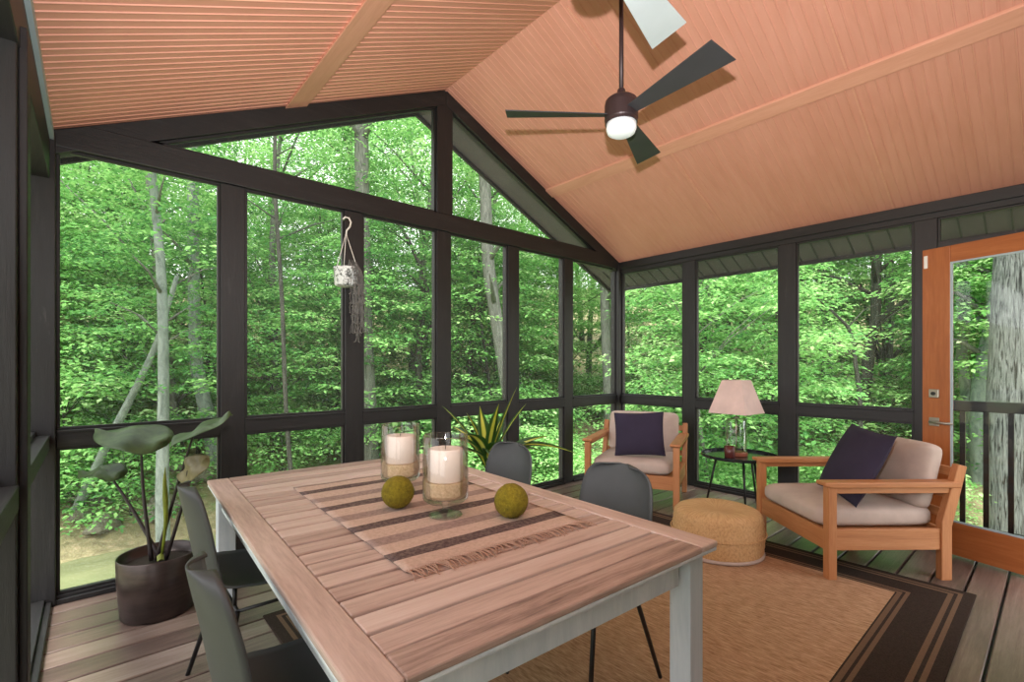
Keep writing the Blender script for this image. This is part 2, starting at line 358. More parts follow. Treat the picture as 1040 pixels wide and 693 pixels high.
# ---- back wall (wall A)
wa = struct(empty('wall_back', (0, 0, 0)))
for i, x in enumerate(PA):
    top = ZB0 if i != 2 else ZB0
    MB().box(x-PW, x+PW, 0, .09, 0, top).build('post', M['frame'], wa, bevel=.004)
MB().box(XM-.09, XM+.075, -.012, .09, ZB1, zc(XM)-.02).build('king_post', M['frame'], wa, bevel=.004)
MB().box(XW-.16, XW+.028, -.03, .09, 0, 2.60).build('corner_post', M['frame'], wa, bevel=.004)
MB().box(-.04, .09, -.04, .09, 0, 2.60).build('corner_post', M['frame'], wa, bevel=.004)
xs = [XW]+PA+[0]
for a, b in zip(xs[:-1], xs[1:]):
    l = a+PW if a != XW else XW+.028; r = b-PW if b != 0 else -.04
    MB().box(l, r, .0, .09, ZM0, ZM1).box(l, r, -.012, .0, ZM1-.014, ZM1).build('mid_rail', M['frame_h'], wa, bevel=.003)
    MB().box(l, r, .0, .09, 0, .045).box(l, r, -.02, .0, 0, .028).build('sill_plate', M['frame_h'], wa, bevel=.003)
bx0 = XW+(ZB1-EAVE)/SL; bx1 = -(ZB1-EAVE)/SL
MB().prism([(XW, -.02, ZB0), (0, -.02, ZB0), (0, -.02, EAVE-.005), (bx1, -.02, ZB1-.005), (bx0, -.02, ZB1-.005), (XW, -.02, EAVE-.005)], (0, .11, 0)).build('top_beam', M['frame_h'], wa, bevel=.004)
for sgn in (-1, 1):
    x0 = XM+sgn*.01; x1 = XM+sgn*(-XM-.012)
    MB().prism([(x0, -.017, zc(x0)-.002), (x1, -.017, zc(x1)-.002), (x1, -.017, zc(x1)-.135), (x0, -.017, zc(x0)-.135)], (0, .10, 0)).build('rake_beam', M['frame_h'], wa, bevel=.004)
# ---- right wall (wall B)
wb = struct(empty('wall_right', (0, 0, 0)))
PB = [-.945, -1.946, -2.952]
for y in PB: MB().box(0, .09, y-PW, y+PW, 0, ZB0-.055).build('post', M['frame'], wb, bevel=.004)
ys = [YF]+PB[::-1]+[0]
for k, (a, b) in enumerate(zip(ys[:-1], ys[1:])):
    l = a+PW if k else a; r = b-PW if b != 0 else -.04
    if k: MB().box(.0, .09, l, r, ZM0, ZM1).box(-.012, .0, l, r, ZM1-.014, ZM1).build('mid_rail', M['frame_y'], wb, bevel=.003)
    else: MB().box(.0, .09, l, r, 2.17, 2.28).build('transom_rail', M['frame_y'], wb, bevel=.003)
    MB().box(.0, .09, l, r, 0, .045).box(-.02, .0, l, r, 0, .028).build('sill_plate', M['frame_y'], wb, bevel=.003)
MB().box(0, .11, YF, 0, ZB0-.055, EAVE-.004).box(-.02, 0, YF, -.04, ZB0-.01, EAVE-.004).build('top_beam', M['frame_y'], wb, bevel=.004)
# ---- left wall (wall C)
wc = struct(empty('wall_left', (0, 0, 0)))
PC = [-1.40, -2.75, -3.90]
for y in PC: MB().box(XW-.14, XW-.0, y-.085, y+.085, 0, ZB0-.02).box(XW, XW+.022, y-.05, y+.05, 0, 2.42).build('post', M['frame'], wc, bevel=.004)
ys = [YF]+PC[::-1][1:]+[0]
for k, (a, b) in enumerate(zip(ys[:-1], ys[1:])):
    l = a+.085; r = b-.085 if b != 0 else -.03
    MB().box(XW-.14, XW+.005, l, r, ZM0, ZM1-.02).box(XW-.14, XW-.05, l, r, ZM1-.02, ZM1+.005).build('mid_rail', M['frame_y'], wc, bevel=.003)
    MB().box(XW-.14, XW-.015, l, r, 0, .05).box(XW-.015, XW+.012, l, r, 0, .03).build('sill_plate', M['frame_y'], wc, bevel=.003)
MB().box(XW-.14, XW+.005, YF, 0, 2.345, EAVE-.03).build('top_beam', M['frame_y'], wc, bevel=.004)
MB().prism([(XW-.002, 0, EAVE-.055), (XW+.022, 0, EAVE-.055), (XW+.022, 0, EAVE-.001), (XW-.002, 0, EAVE-.005)], (0, YF, 0)).build('flashing_strip', M['trimblue'], wc)
# ---- house wall behind the camera, doorway that the open door belongs to
wd = MB(); wd.box(XW-.14, -1.66, YF-.15, YF, 0, 2.6).box(-.70, .14, YF-.15, YF, 0, 2.6).box(-1.66, -.70, YF-.15, YF, 2.2, 2.6)
wd.prism([(XW, YF, 2.6), (0, YF, 2.6), (XM, YF, RIDGE-.03)], (0, -.15, 0)); wd = struct(wd.build('wall_front', M['siding']))
# ---- ceiling : two sheets with raised beads running up the slope
def ceiling():
    ys = []; y = 0.0; P = .0565
    prof = []
    while y > YF:
        prof += [(y, 0), (y-P+.012, 0), (y-P+.009, .004), (y-P+.003, .004)]; y -= P
    prof.append((YF, 0)); mb = MB(); nrm = {}
    for sgn in (-1, 1):
        x0, x1 = XM, (XW if sgn < 0 else 0.0); n = Vector((sgn*-SL, 0, -1)).normalized() if sgn > 0 else Vector((SL, 0, -1)).normalized()
        vs = []
        for x in (x0, x1):
            for (y, hh) in prof:
                if y < YF: y = YF
                p = Vector((x, y, zc(x)))+n*hh*(1 if sgn < 0 else .8); vs.append(p)
        k = len(prof); mb.add(vs, [(i, i+1, k+i+1, k+i) for i in range(k-1)])
    o = mb.build('ceiling', M['ceil']); struct(o)
    # roof deck above with the overhangs, and its dark soffit
    T = .12; OX, OY = .50, .50
    for sgn in (-1, 1):
        xe = (XW-OX if sgn < 0 else OX)
        MB().prism([(XM, OY, zc(XM)+.006), (xe, OY, zc(xe)+.006), (xe, OY, zc(xe)+T), (XM, OY, zc(XM)+T)], (0, YF-OY-.3, 0)).build('roof_deck', M['soffit'], o)
        MB().prism([(XM, OY, zc(XM)-.03), (xe, OY, zc(xe)-.03), (xe, OY, zc(xe)+T+.02), (XM, OY, zc(XM)+T+.02)], (0, .03, 0)).build('rake_fascia', M['frame_h'], o)
        MB().box(min(xe, xe+sgn*.03), max(xe, xe+sgn*.03), YF-.3, OY, zc(xe)-.03, zc(xe)+T).build('eave_fascia', M['frame_y'], o)
    g = MB()
    for k in range(30):
        y = OY-.02-k*.15
        for x0, x1 in ((.115, OX),): g.prism([(x0, y, zc(x0)+.004), (x1, y, zc(x1)+.004), (x1, y, zc(x1)-.004), (x0, y, zc(x0)-.004)], (0, .012, 0))
    g.build('soffit_groove', M['frame_h'], o)
    for nm, xa, xb in (('trim_1', -1.31, -1.205), ('trim_2', -3.935, -3.785)):
        tb = MB().prism([(xa, 0, zc(xa)), (xb, 0, zc(xb)), (xb, 0, zc(xb)-.02), (xa, 0, zc(xa)-.02)], (0, YF, 0)).build(nm, M['batten'], bevel=.003); struct(tb)
    j = MB()
    for y in (-1.435, -2.752):
        j.prism([(XM+.05, y-.006, zc(XM+.05)+.001), (-.01, y-.006, zc(-.01)+.001), (-.01, y-.006, zc(-.01)-.006), (XM+.05, y-.006, zc(XM+.05)-.006)], (0, .012, 0))
    j.build('panel_joint', M['batten'], o)
    return o
ceiling()
# ---- windows : moulding + insect screen in every opening
WN = [0]
def window(ax, a0, a1, z0, z1, off=0, sgn=1, w=.016):
    WN[0] += 1; mb = MB(); t0, t1 = sorted((off+sgn*.012, off+sgn*.045))
    rect_frame(mb, ax, None, a0, a1, z0, z1, w, t0, t1)
    o = struct(mb.build('window_%d' % WN[0], M['frame'], bevel=.002, seg=1)); tt = (t0+t1)/2
    q = [(a0+w, z0+w), (a1-w, z0+w), (a1-w, z1-w), (a0+w, z1-w)]
    vs = [(a, tt, z) if ax == 'x' else (tt, a, z) for a, z in q]
    MB().add(vs, [(0, 1, 2, 3)]).build('insect_screen', M['screen'], o); return o
for a, b in zip(xs[:-1], xs[1:]):
    l = a+PW if a != XW else XW+.028; r = b-PW if b != 0 else -.04
    window('x', l, r, .045, ZM0); window('x', l, r, ZM1, ZB0)
ysb = PB[::-1]+[0]
for a, b in zip(ysb[:-1], ysb[1:]):
    l = a+PW; r = b-PW if b != 0 else -.04
    window('y', l, r, .045, ZM0); window('y', l, r, ZM1, ZB0-.055)
window('y', YF, PB[-1]-PW, 2.28, ZB0-.055)
ysc = [YF]+PC[::-1][1:]+[0]
for a, b in zip(ysc[:-1], ysc[1:]):
    l = a+.085; r = b-.085 if b != 0 else -.03
    window('y', l, r, .05, ZM0, XW-.09, -1); window('y', l, r, ZM1+.005, 2.345, XW-.09, -1)
for sgn in (-1, 1):
    WN[0] += 1; xa = XM+(-.09 if sgn < 0 else .075); lim = (ZB1+.135-RIDGE)/-SL; xb = XM+sgn*lim
    za = RIDGE-.135-SL*abs(xa-XM); w = .016
    mb = MB().prism([(xa, .012, ZB1), (xb, .012, ZB1), (xb-sgn*w/SL, .012, ZB1+w), (xa, .012, ZB1+w)], (0, .033, 0))
    mb.prism([(xa, .012, za), (xb, .012, ZB1), (xb-sgn*w*2.4, .012, ZB1), (xa, .012, za-w)], (0, .033, 0))
    mb.prism([(xa, .012, ZB1), (xa+sgn*w, .012, ZB1), (xa+sgn*w, .012, za-.02), (xa, .012, za-.01)], (0, .033, 0))
    o = struct(mb.build('window_%d' % WN[0], M['frame']))
    MB().add([(xa, .03, ZB1), (xb, .03, ZB1), (xa, .03, za)], [(0, 1, 2)]).build('insect_screen', M['screen'], o)
# ---- open glazed door, swung back in front of the right wall
dv = Vector((-.319, -.948, 0)).normalized(); dang = math.atan2(dv.y, dv.x); DW, DH, DT = .91, 2.135, .044
dr = struct(empty('door_1', (-.432, -3.006, .02), dang))
ST = .165
MB().box(0, ST, -DT/2, DT/2, 0, DH).build('lock_stile', M['door'], dr, bevel=.004)
MB().box(DW-ST, DW, -DT/2, DT/2, 0, DH).build('hinge_stile', M['door'], dr, bevel=.004)
MB().box(ST, DW-ST, -DT/2, DT/2, DH-.115, DH).build('top_rail', M['door_h'], dr, bevel=.004)
MB().box(ST, DW-ST, -DT/2, DT/2, 0, .225).build('bottom_rail', M['door_h'], dr, bevel=.004)
MB().box(ST-.003, DW-ST+.003, -.004, .004, .222, DH-.112).build('glass', M['pane'], dr)
gb = MB(); rect_frame(gb, 'x', None, ST, DW-ST, .225, DH-.115, .012, -.022, -.012); gb.build('glazing_bead', M['trimblue'], dr)
# camera side of the leaf is local -y or +y ?
cs = 1 if (Vector(CAM)-Vector(dr.location)).dot(Vector((-dv.y, dv.x, 0))) > 0 else -1
def dbox(x0, x1, ya, yb, z0, z1):
    y0, y1 = sorted((cs*ya, cs*yb)); return MB().box(x0, x1, y0, y1, z0, z1)
dbox(.045, .105, DT/2, DT/2+.014, 1.075, 1.135).build('deadbolt', M['nickel'], dr, bevel=.004)
MB().tube([(.075, cs*(DT/2+.012), 1.105), (.075, cs*(DT/2+.024), 1.105)], .013, 14).build('deadbolt_cylinder', M['black'], dr, smooth=False)
h_ = dbox(.045, .105, DT/2, DT/2+.010, .875, .935).build('handle', M['nickel'], dr, bevel=.003)
MB().tube([(.075, cs*(DT/2+.008), .905), (.075, cs*(DT/2+.048), .905)], .010, 12).tube([(.066, cs*(DT/2+.048), .905), (.20, cs*(DT/2+.050), .903)], [.011, .008], 12).build('lever', M['nickel'], h_, smooth=True)
dbox(.012, .034, DT/2, DT/2+.006, DH-.135, DH-.045).build('contact_sensor', M['white'], dr, bevel=.002)

# ---- outside railing seen through the door
rl = tag(empty('porch_railing', (.05, -3.49, 0)), 'black metal railing with square balusters outside the open door', 'railing')
MB().box(-.030, .045, -.44, .46, .975, 1.054).build('top_rail', M['black'], rl, bevel=.004)
MB().box(-.012, .02, -.44, .46, .07, .105).build('bottom_rail', M['black'], rl, bevel=.003)
for k in range(7):
    y = .327-.129*k
    MB().box(-.010, .022, y-.016, y+.016, .10, .99).build('baluster', M['black'], rl)

# ------------------------------------------------------------------ woodland outside
def terrain_z(x, y):
    s = np.hypot(np.maximum(x, 0), np.maximum(y, 0)); s = np.where((x < XW), np.hypot(np.maximum(XW-x, 0)*.6, np.maximum(y, 0)), s)
    z = np.interp(s, [0, 4.6, 7.6, 8.8, 10.3, 14, 20, 30, 50, 80], [-2.25, -2.25, -2.18, -1.6, -1.2, -.35, .9, 3.2, 8.5, 15])
    side = np.clip((x-.5)/3.5, 0, 1)*np.clip(1-(s-6)/4, 0, 1); z = z+side*.45
    return z+.07*np.sin(x*1.7+y*.8)+.06*np.sin(y*2.3-x*.6)
def terrain():
    n = 150; xs_ = np.linspace(-38, 62, n); ys_ = np.linspace(-34, 66, n); X, Y = np.meshgrid(xs_, ys_); Z = terrain_z(X, Y)
    mb = MB(); mb.v = [tuple(p) for p in np.stack([X.ravel(), Y.ravel(), Z.ravel()], 1).tolist()]
    mb.f = [(j*n+i, j*n+i+1, (j+1)*n+i+1, (j+1)*n+i) for j in range(n-1) for i in range(n-1)]
    o = mb.build('ground', M['ground'], smooth=True); struct(o)
    w = MB().grid(lambda u, v: (-17+18*u, -6+14.6*v, -2.09), 4, 4).build('creek_water', M['water']); tag(w, 'murky olive creek water below the screened porch', 'water', kind='stuff')
terrain()
rng = np.random.default_rng(11)
def leaf_mesh(name, sprays, per, L=.12):
    """sprays: array of (x,y,z,R,outx,outy). returns mesh with flattened layers of folded diamond leaves"""
    n = len(sprays)*per; s = np.repeat(sprays, per, 0)
    a = rng.uniform(0, 2*PI, n); r = np.sqrt(rng.uniform(0, 1, n))*s[:, 3]
    c = np.stack([s[:, 0]+r*np.cos(a), s[:, 1]+r*np.sin(a), s[:, 2]-.28*(r**2)/np.maximum(s[:, 3], .1)+rng.normal(0, .028, n)], 1)
    az = a+rng.normal(0, .8, n); pitch = rng.normal(-.18, .25, n)
    d = np.stack([np.cos(az)*np.cos(pitch), np.sin(az)*np.cos(pitch), np.sin(pitch)], 1)
    up = np.stack([rng.normal(0, .27, n), rng.normal(0, .27, n), np.ones(n)], 1)
    w = np.cross(up, d); w /= np.linalg.norm(w, axis=1)[:, None]; nn = np.cross(d, w)
    l = (L*rng.uniform(.7, 1.3, n))[:, None]; wd = l*.30
    p0 = c; p1 = c+d*l*.45+w*wd+nn*l*.06; p2 = c+d*l-nn*l*.05; p3 = c+d*l*.45-w*wd+nn*l*.06
    V = np.stack([p0, p1, p2, p3], 1).reshape(-1, 3)
    me = bpy.data.meshes.new(name); me.vertices.add(n*4); me.vertices.foreach_set('co', V.ravel().astype(np.float32))
    me.loops.add(n*4); me.loops.foreach_set('vertex_index', np.arange(n*4, dtype=np.int32))
    me.polygons.add(n); me.polygons.foreach_set('loop_start', np.arange(0, n*4, 4, dtype=np.int32)); me.polygons.foreach_set('loop_total', np.full(n, 4, dtype=np.int32))
    me.update(calc_edges=True)
    at = me.attributes.new('tone', 'FLOAT', 'FACE'); tn = np.clip(np.repeat(rng.uniform(.15, .85, len(sprays)), per)+rng.normal(0, .16, n), 0, 1)
    at.data.foreach_set('value', tn.astype(np.float32)); me.materials.append(M['leaf']); return me
def crown(name, ns, per, rad, z0, z1, spr, L=.12, shape=.5):
    z = rng.uniform(z0, z1, ns); t = (z-z0)/(z1-z0); rr = rad*np.clip(np.sin(PI*(t*.8+.15))**shape, .15, 1)
    a = rng.uniform(0, 2*PI, ns); r = rr*np.sqrt(rng.uniform(.05, 1, ns))
    S_ = np.stack([r*np.cos(a), r*np.sin(a), z, spr*rng.uniform(.6, 1.3, ns), np.cos(a), np.sin(a)], 1)
    return leaf_mesh(name, S_, per, L), S_
def stem_mesh(S_, h, r0, lean=.1, nb=10, mat='bark'):
    mb = MB(); pts = []; k = 7; ph = random.uniform(0, 6)
    for i in range(k+1):
        t = i/k; pts.append((lean*math.sin(2.2*t+ph)*h*.08, lean*math.cos(1.7*t+ph)*h*.08, -.4+t*(h+.4)))
    mb.tube(pts, [r0*(1-.75*i/k) for i in range(k+1)], 8)
    for s in S_[np.linspace(0, len(S_)-1, nb).astype(int)]:
        zb = max(.2, s[2]-math.hypot(s[0], s[1])*.55); t = min(.97, (zb+.4)/(h+.4)); i = int(t*k); p = Vector(pts[i])
        q = Vector((s[0], s[1], s[2])); m_ = p.lerp(q, .5)+Vector((0, 0, .12))
        mb.tube([p, m_, q], [r0*.28, r0*.18, r0*.06], 5)
    me = bpy.data.meshes.new('trunk'); me.from_pydata(mb.v, [], mb.f); me.update(); me.polygons.foreach_set('use_smooth', [True]*len(me.polygons)); me.materials.append(M[mat]); return me
VAR = {'tall': [], 'under': [], 'shrub': []}
for k in range(3):
    me, S_ = crown('foliage', 300, 64, 3.0, 2.4, 12.0, .74, .11); VAR['tall'].append((me, stem_mesh(S_, 11.5, .16, .8, 18, ['bark', 'bark_dark', 'bark'][k])))
for k in range(3):
    me, S_ = crown('foliage', 190, 64, 2.1, .7, 5.6, .60, .104); VAR['under'].append((me, stem_mesh(S_, 5.2, .055, 1.2, 14, ['bark_dark', 'bark', 'bark_dark'][k])))
for k in range(3):
    me, S_ = crown('foliage', 60, 60, 1.15, .12, 1.35, .42, .08); VAR['shrub'].append((me, stem_mesh(S_, 1.2, .022, 1.0, 8, 'bark_dark')))
def plant(kind, x, y, sc, label, cat, group, name, idx=None):
    me, st = random.choice(VAR[kind]) if idx is None else VAR[kind][idx % len(VAR[kind])]
    z = float(terrain_z(np.array(x), np.array(y)))
    r = empty(name, (x, y, z-.02), random.uniform(0, 2*PI)); r.scale = (sc, sc, sc*random.uniform(.9, 1.1)); tag(r, label, cat, group)
    o = bpy.data.objects.new('foliage', me); COL.objects.link(o); o.parent = r
    o = bpy.data.objects.new('trunk' if kind != 'shrub' else 'stem', st); COL.objects.link(o); o.parent = r
    return r
def polar(b, d): a = R_(b); return CAM[0]+d*math.cos(a), CAM[1]+d*math.sin(a)
KEEP = [(84.8, 10.8, .8), (82.2, 14.3, .7), (66.0, 13.5, .8), (59.8, 14.2, .6), (50.6, 13.0, 1.0), (37.8, 15.2, .7), (12.0, 16.0, 1.0), (2.8, 11.5, 2.0), (5.0, 15.2, 1.2)]
def clear_view(x, y, rad):
    """thin out plants standing between the porch and the trunks that show clearly"""
    d = math.hypot(x-CAM[0], y-CAM[1]); b = math.degrees(math.atan2(y-CAM[1], x-CAM[0]))
    return all(d > D or abs(b-B) > w+math.degrees(rad/d)*.75 for B, D, w in KEEP)
def outside(x, y, m): return (x > m or y > m) and not (-16 < x < 0.6 and 0 < y < 8.0 and m > 0 and y < 8.0 and x < .6)
random.seed(5)
cnt = 0
for d0, d1, n, kind, s0, s1, lab in (
    (19, 24, 14, 'tall', 1.0, 1.25, 'mid'), (26, 34, 15, 'tall', 1.1, 1.4, 'far'), (14, 17, 9, 'tall', .85, 1.05, 'near')):
    for i in range(n):
        b = -6+108*(i+.5+random.uniform(-.35, .35))/n; x, y = polar(b, random.uniform(d0, d1))
        if not outside(x, y, 2.5) or not clear_view(x, y, 2.6): continue
        plant(kind, x, y, random.uniform(s0, s1), {'near': 'tall leafy green tree standing closest behind the creek bank and railing', 'mid': 'tall green tree in the middle of the woodland beyond the porch', 'far': 'tall green tree far up the wooded hillside'}[lab], 'tree', {'near': 'nearest tall woodland trees', 'mid': 'middle woodland trees', 'far': 'far hillside trees'}[lab], 'woodland_tree')
for d0, d1, n, s0, s1, lab in ((9.6, 12, 15, .75, 1.0, 0), (13, 17, 19, .9, 1.2, 1), (18, 24, 20, 1.1, 1.4, 2)):
    for i in range(n):
        b = -6+108*(i+.5+random.uniform(-.4, .4))/n; x, y = polar(b, random.uniform(d0, d1))
        if not outside(x, y, 2.3) or not clear_view(x, y, 1.6): continue
        plant('under', x, y, random.uniform(s0, s1), ['slender understory sapling with layered bright leaves nearest the porch', 'leafy understory tree with layered sprays behind the nearest saplings', 'leafy understory tree low on the far hillside'][lab], 'sapling', ['understory saplings by the creek', 'understory trees on the slope', 'understory trees on the far hillside'][lab], 'sapling')
for d0, d1, n, s0, s1, lab in ((6.6, 9.5, 34, .6, 1.0, 0), (10, 14, 40, .8, 1.3, 1), (14, 20, 30, 1.2, 1.9, 2)):
    for i in range(n):
        b = -6+108*(i+.5+random.uniform(-.45, .45))/n; x, y = polar(b, random.uniform(d0, d1))
        if not outside(x, y, 1.6): continue
        if -16 < x < .6 and y < 8.3: continue
        if b < 7.5 and math.hypot(x-CAM[0], y-CAM[1]) < 14.5: continue
        plant('shrub', x, y, random.uniform(s0, s1), ['low leafy shrub close below the porch screens', 'leafy shrub on the creek bank', 'leafy shrub higher on the wooded slope'][lab], 'shrub', ['shrubs close to the porch', 'shrubs on the bank', 'shrubs on the slope'][lab], 'shrub')
# individual trunks that can be told apart, polylines in metres with radius
TR = [
 ('pale', 'slim pale straight trunk forking high behind the elephant ear plant', [(-3.99,7.17,-2.16,0.117),(-4.01,7.18,-0.99,0.108),(-3.99,7.17,0.81,0.090),(-4.01,7.18,2.62,0.081),(-4.07,7.24,3.79,0.072),(-4.16,7.31,4.96,0.072),(-4.26,7.40,6.41,0.063),(-4.35,7.48,8.03,0.054)]),
 ('pale', 'pale thin trunk leaning right over the creek bank', [(-5.54,9.45,-2.38,0.097),(-5.12,9.08,-1.27,0.088),(-4.74,8.75,-0.20,0.078),(-4.15,8.23,1.36,0.058),(-3.93,8.04,2.14,0.049),(-3.71,7.85,3.11,0.039)]),
 ('pale', 'curved grey trunk beside the left window post behind creek', [(-2.52,10.13,-1.83,0.209),(-2.78,10.36,-0.11,0.172),(-3.01,10.55,1.37,0.148),(-3.06,10.60,3.09,0.135),(-3.08,10.62,6.04,0.123),(-3.10,10.64,9.00,0.111),(-3.12,10.65,11.46,0.098)]),
 ('dark', 'very thin dark sapling stem seen left of the hanging pot', [(-2.07,5.75,-2.37,0.045),(-2.18,5.85,-0.58,0.042),(-2.25,5.91,0.80,0.040),(-2.30,5.96,2.65,0.038),(-2.39,6.03,4.49,0.036),(-2.40,6.04,5.97,0.032),(-2.43,6.07,7.45,0.030)]),
 ('bark', 'thick grey trunk right behind the post of the hanging pot', [(0.73,8.62,-2.09,0.240),(0.67,8.67,-0.23,0.227),(0.59,8.74,2.17,0.200),(0.53,8.79,5.37,0.187),(0.51,8.81,8.04,0.187),(0.49,8.83,10.70,0.173)]),
 ('dark', 'dark forked trunk left of the middle window post', [(2.27,8.60,-2.07,0.100),(2.23,8.64,-0.06,0.100),(2.19,8.67,1.75,0.100),(2.29,8.58,2.87,0.086),(2.36,8.52,3.64,0.072),(2.03,8.81,4.82,0.057),(1.73,9.07,5.48,0.043)]),
 ('bark', 'tall pale trunk leaning left in the window right of the middle post', [(3.74,5.99,-1.86,0.213),(3.58,6.13,0.04,0.200),(3.40,6.28,1.48,0.187),(3.22,6.44,2.94,0.173),(3.10,6.55,4.12,0.173),(3.04,6.60,5.90,0.160),(2.98,6.65,7.77,0.160),(2.92,6.71,10.17,0.147)]),
 ('dark', 'thin dark trunk just left of the tall pale leaning trunk', [(3.90,8.50,-1.90,0.092),(3.90,8.50,1.01,0.092),(3.95,8.46,2.46,0.077),(4.04,8.38,3.69,0.062),(4.20,8.24,5.07,0.046)]),
 ('bark', 'grey trunk in the last back window beside the room corner', [(7.21,5.61,-2.31,0.169),(7.17,5.65,0.61,0.169),(7.10,5.71,2.67,0.154),(7.05,5.75,5.38,0.138),(7.00,5.79,8.15,0.123)]),
 ('dark', 'dark grey leaning trunk with a side branch in the right window', [(10.53,0.06,-1.76,0.160),(10.65,-0.05,-0.23,0.160),(10.79,-0.17,0.89,0.147),(10.89,-0.26,1.96,0.133),(10.99,-0.35,2.68,0.120),(11.01,-0.36,3.85,0.120),(11.07,-0.42,5.37,0.107),(11.15,-0.49,7.50,0.093)]),
 ('dark', 'thin crooked dark sapling stem in the right window', [(7.09,-0.92,-1.90,0.051),(7.06,-0.90,0.50,0.046),(7.00,-0.84,1.34,0.041),(6.92,-0.77,2.02,0.036),(6.72,-0.60,2.34,0.026),(6.52,-0.42,2.59,0.021)]),
 ('oak', 'massive trunk with deeply furrowed grey bark seen through the door glass', [(6.47,-3.04,-3.08,0.342),(6.48,-3.05,-1.52,0.262),(6.49,-3.06,0.53,0.254),(6.53,-3.09,1.45,0.254),(6.58,-3.13,2.50,0.262),(6.64,-3.19,3.32,0.295),(6.71,-3.25,4.80,0.328)]),
 ('pale', 'bent grey trunk left of the furrowed trunk behind the railing', [(10.21,-2.33,-2.58,0.147),(10.16,-2.28,-0.89,0.124),(10.11,-2.24,0.57,0.113),(10.03,-2.16,1.50,0.101),(10.08,-2.21,2.15,0.101),(10.42,-2.50,2.45,0.090),(10.9,-2.9,3.1,.08)]),
 ('pale', 'grey trunk touching the furrowed trunk behind the railing', [(9.60,-2.46,-2.73,0.151),(9.62,-2.47,-0.79,0.140),(9.60,-2.46,0.61,0.140),(9.78,-2.61,1.79,0.151),(9.91,-2.73,2.65,0.151),(10.07,-2.87,3.73,0.129)]),
 ('bark', 'blurry grey trunk far behind the right armchair window', [(13.61,1.35,-2.88,0.230),(13.51,1.43,0.40,0.197),(13.36,1.56,3.02,0.180),(13.26,1.65,6.30,0.164)]),
 ('dark', 'distant dark trunk upslope in the first window beside the pale trunk', [(-4.38,19.73,-1.67,0.148),(-4.41,19.75,1.02,0.129),(-4.44,19.78,5.08,0.129),(-4.47,19.80,10.62,0.111)]),
 ('dark', 'distant dark trunk at the left edge of the first window', [(-5.47,20.67,-1.30,0.111),(-5.47,20.67,2.87,0.111),(-5.44,20.65,7.67,0.092)]),
 ('dark', 'distant dark trunk behind the table lamp window', [(11.99,4.09,-2.45,0.122),(11.91,4.16,1.04,0.122),(12.01,4.07,4.52,0.105),(12.12,3.98,8.01,0.087)]),
]
LOOSE = []
for k in range(2):
    me, S_ = crown('foliage', 120, 46, 2.2, 2.6, 8.0, .6, .12); LOOSE.append((me, S_))
def smooth_pts(P, n=4):
    P = [Vector(p) for p in P]; out = []
    for i in range(len(P)-1):
        a, b, c, d = P[max(i-1, 0)], P[i], P[i+1], P[min(i+2, len(P)-1)]
        for k in range(n):
            t = k/n; out.append(.5*((2*b)+(c-a)*t+(2*a-5*b+4*c-d)*t*t+(3*b-a-3*c+d)*t**3))
    return out+[P[-1]]
for i, (mk, lab, pts) in enumerate(TR):
    g = float(terrain_z(np.array(pts[0][0]), np.array(pts[0][1])))
    base = Vector((pts[0][0], pts[0][1], g)); root = empty('tree', base); tag(root, lab, 'tree')
    P = [(a-base.x, b-base.y, min(c-base.z, 99)) for a, b, c, r in pts]; rr = [r for *_, r in pts]
    if P[0][2] > -.2: P.insert(0, (P[0][0], P[0][1], -.3)); rr.insert(0, rr[0]*1.1)
    sp = smooth_pts(P); n = len(sp); rad = list(np.interp(np.linspace(0, len(rr)-1, n), range(len(rr)), rr))
    mb = MB(); mb.tube(sp, rad, 28 if mk == 'oak' else 12)
    if mk == 'oak':
        vv = np.array(mb.v)
    mb.build('trunk', M[{'pale': 'bark_pale', 'bark': 'bark', 'dark': 'bark_dark', 'oak': 'bark_oak'}[mk]], root, smooth=True)
    top = sp[-1]; bm = MB()
    for k in range(5 if mk != 'oak' else 0):
        j = random.randint(int(n*.5), n-2); a = random.uniform(0, 2*PI); L = random.uniform(.8, 1.8); p = sp[j]; r0 = rad[j]*.45
        q = p+Vector((math.cos(a)*L, math.sin(a)*L, L*.55)); bm.tube([p, p.lerp(q, .5)+Vector((0, 0, .1)), q], [r0, r0*.6, r0*.2], 6)
    if mk == 'dark' and i == 9:
        j = int(n*.55); p = sp[j]; bm.tube([p, p+Vector((.25, -.6, .55)), p+Vector((.5, -1.3, .75))], [.09, .07, .05], 8)
    if mk == 'dark' and i == 5:
        j = int(n*.33); p = sp[j]; bm.tube([p, p+Vector((.3, -.25, .8)), p+Vector((.55, -.45, 1.9))], [.06, .05, .03], 8)
    if bm.v: bm.build('branch', M['bark_dark' if mk == 'dark' else 'bark'], root, smooth=True)
    if mk != 'oak' and i not in (3, 10):
        me, S_ = LOOSE[i % 2]; f = bpy.data.objects.new('foliage', me); COL.objects.link(f); f.parent = root; f.location = (top.x, top.y, max(0, top.z-6.0)); f.rotation_euler = (0, 0, random.uniform(0, 6)); f.scale = (.9, .9, .9)
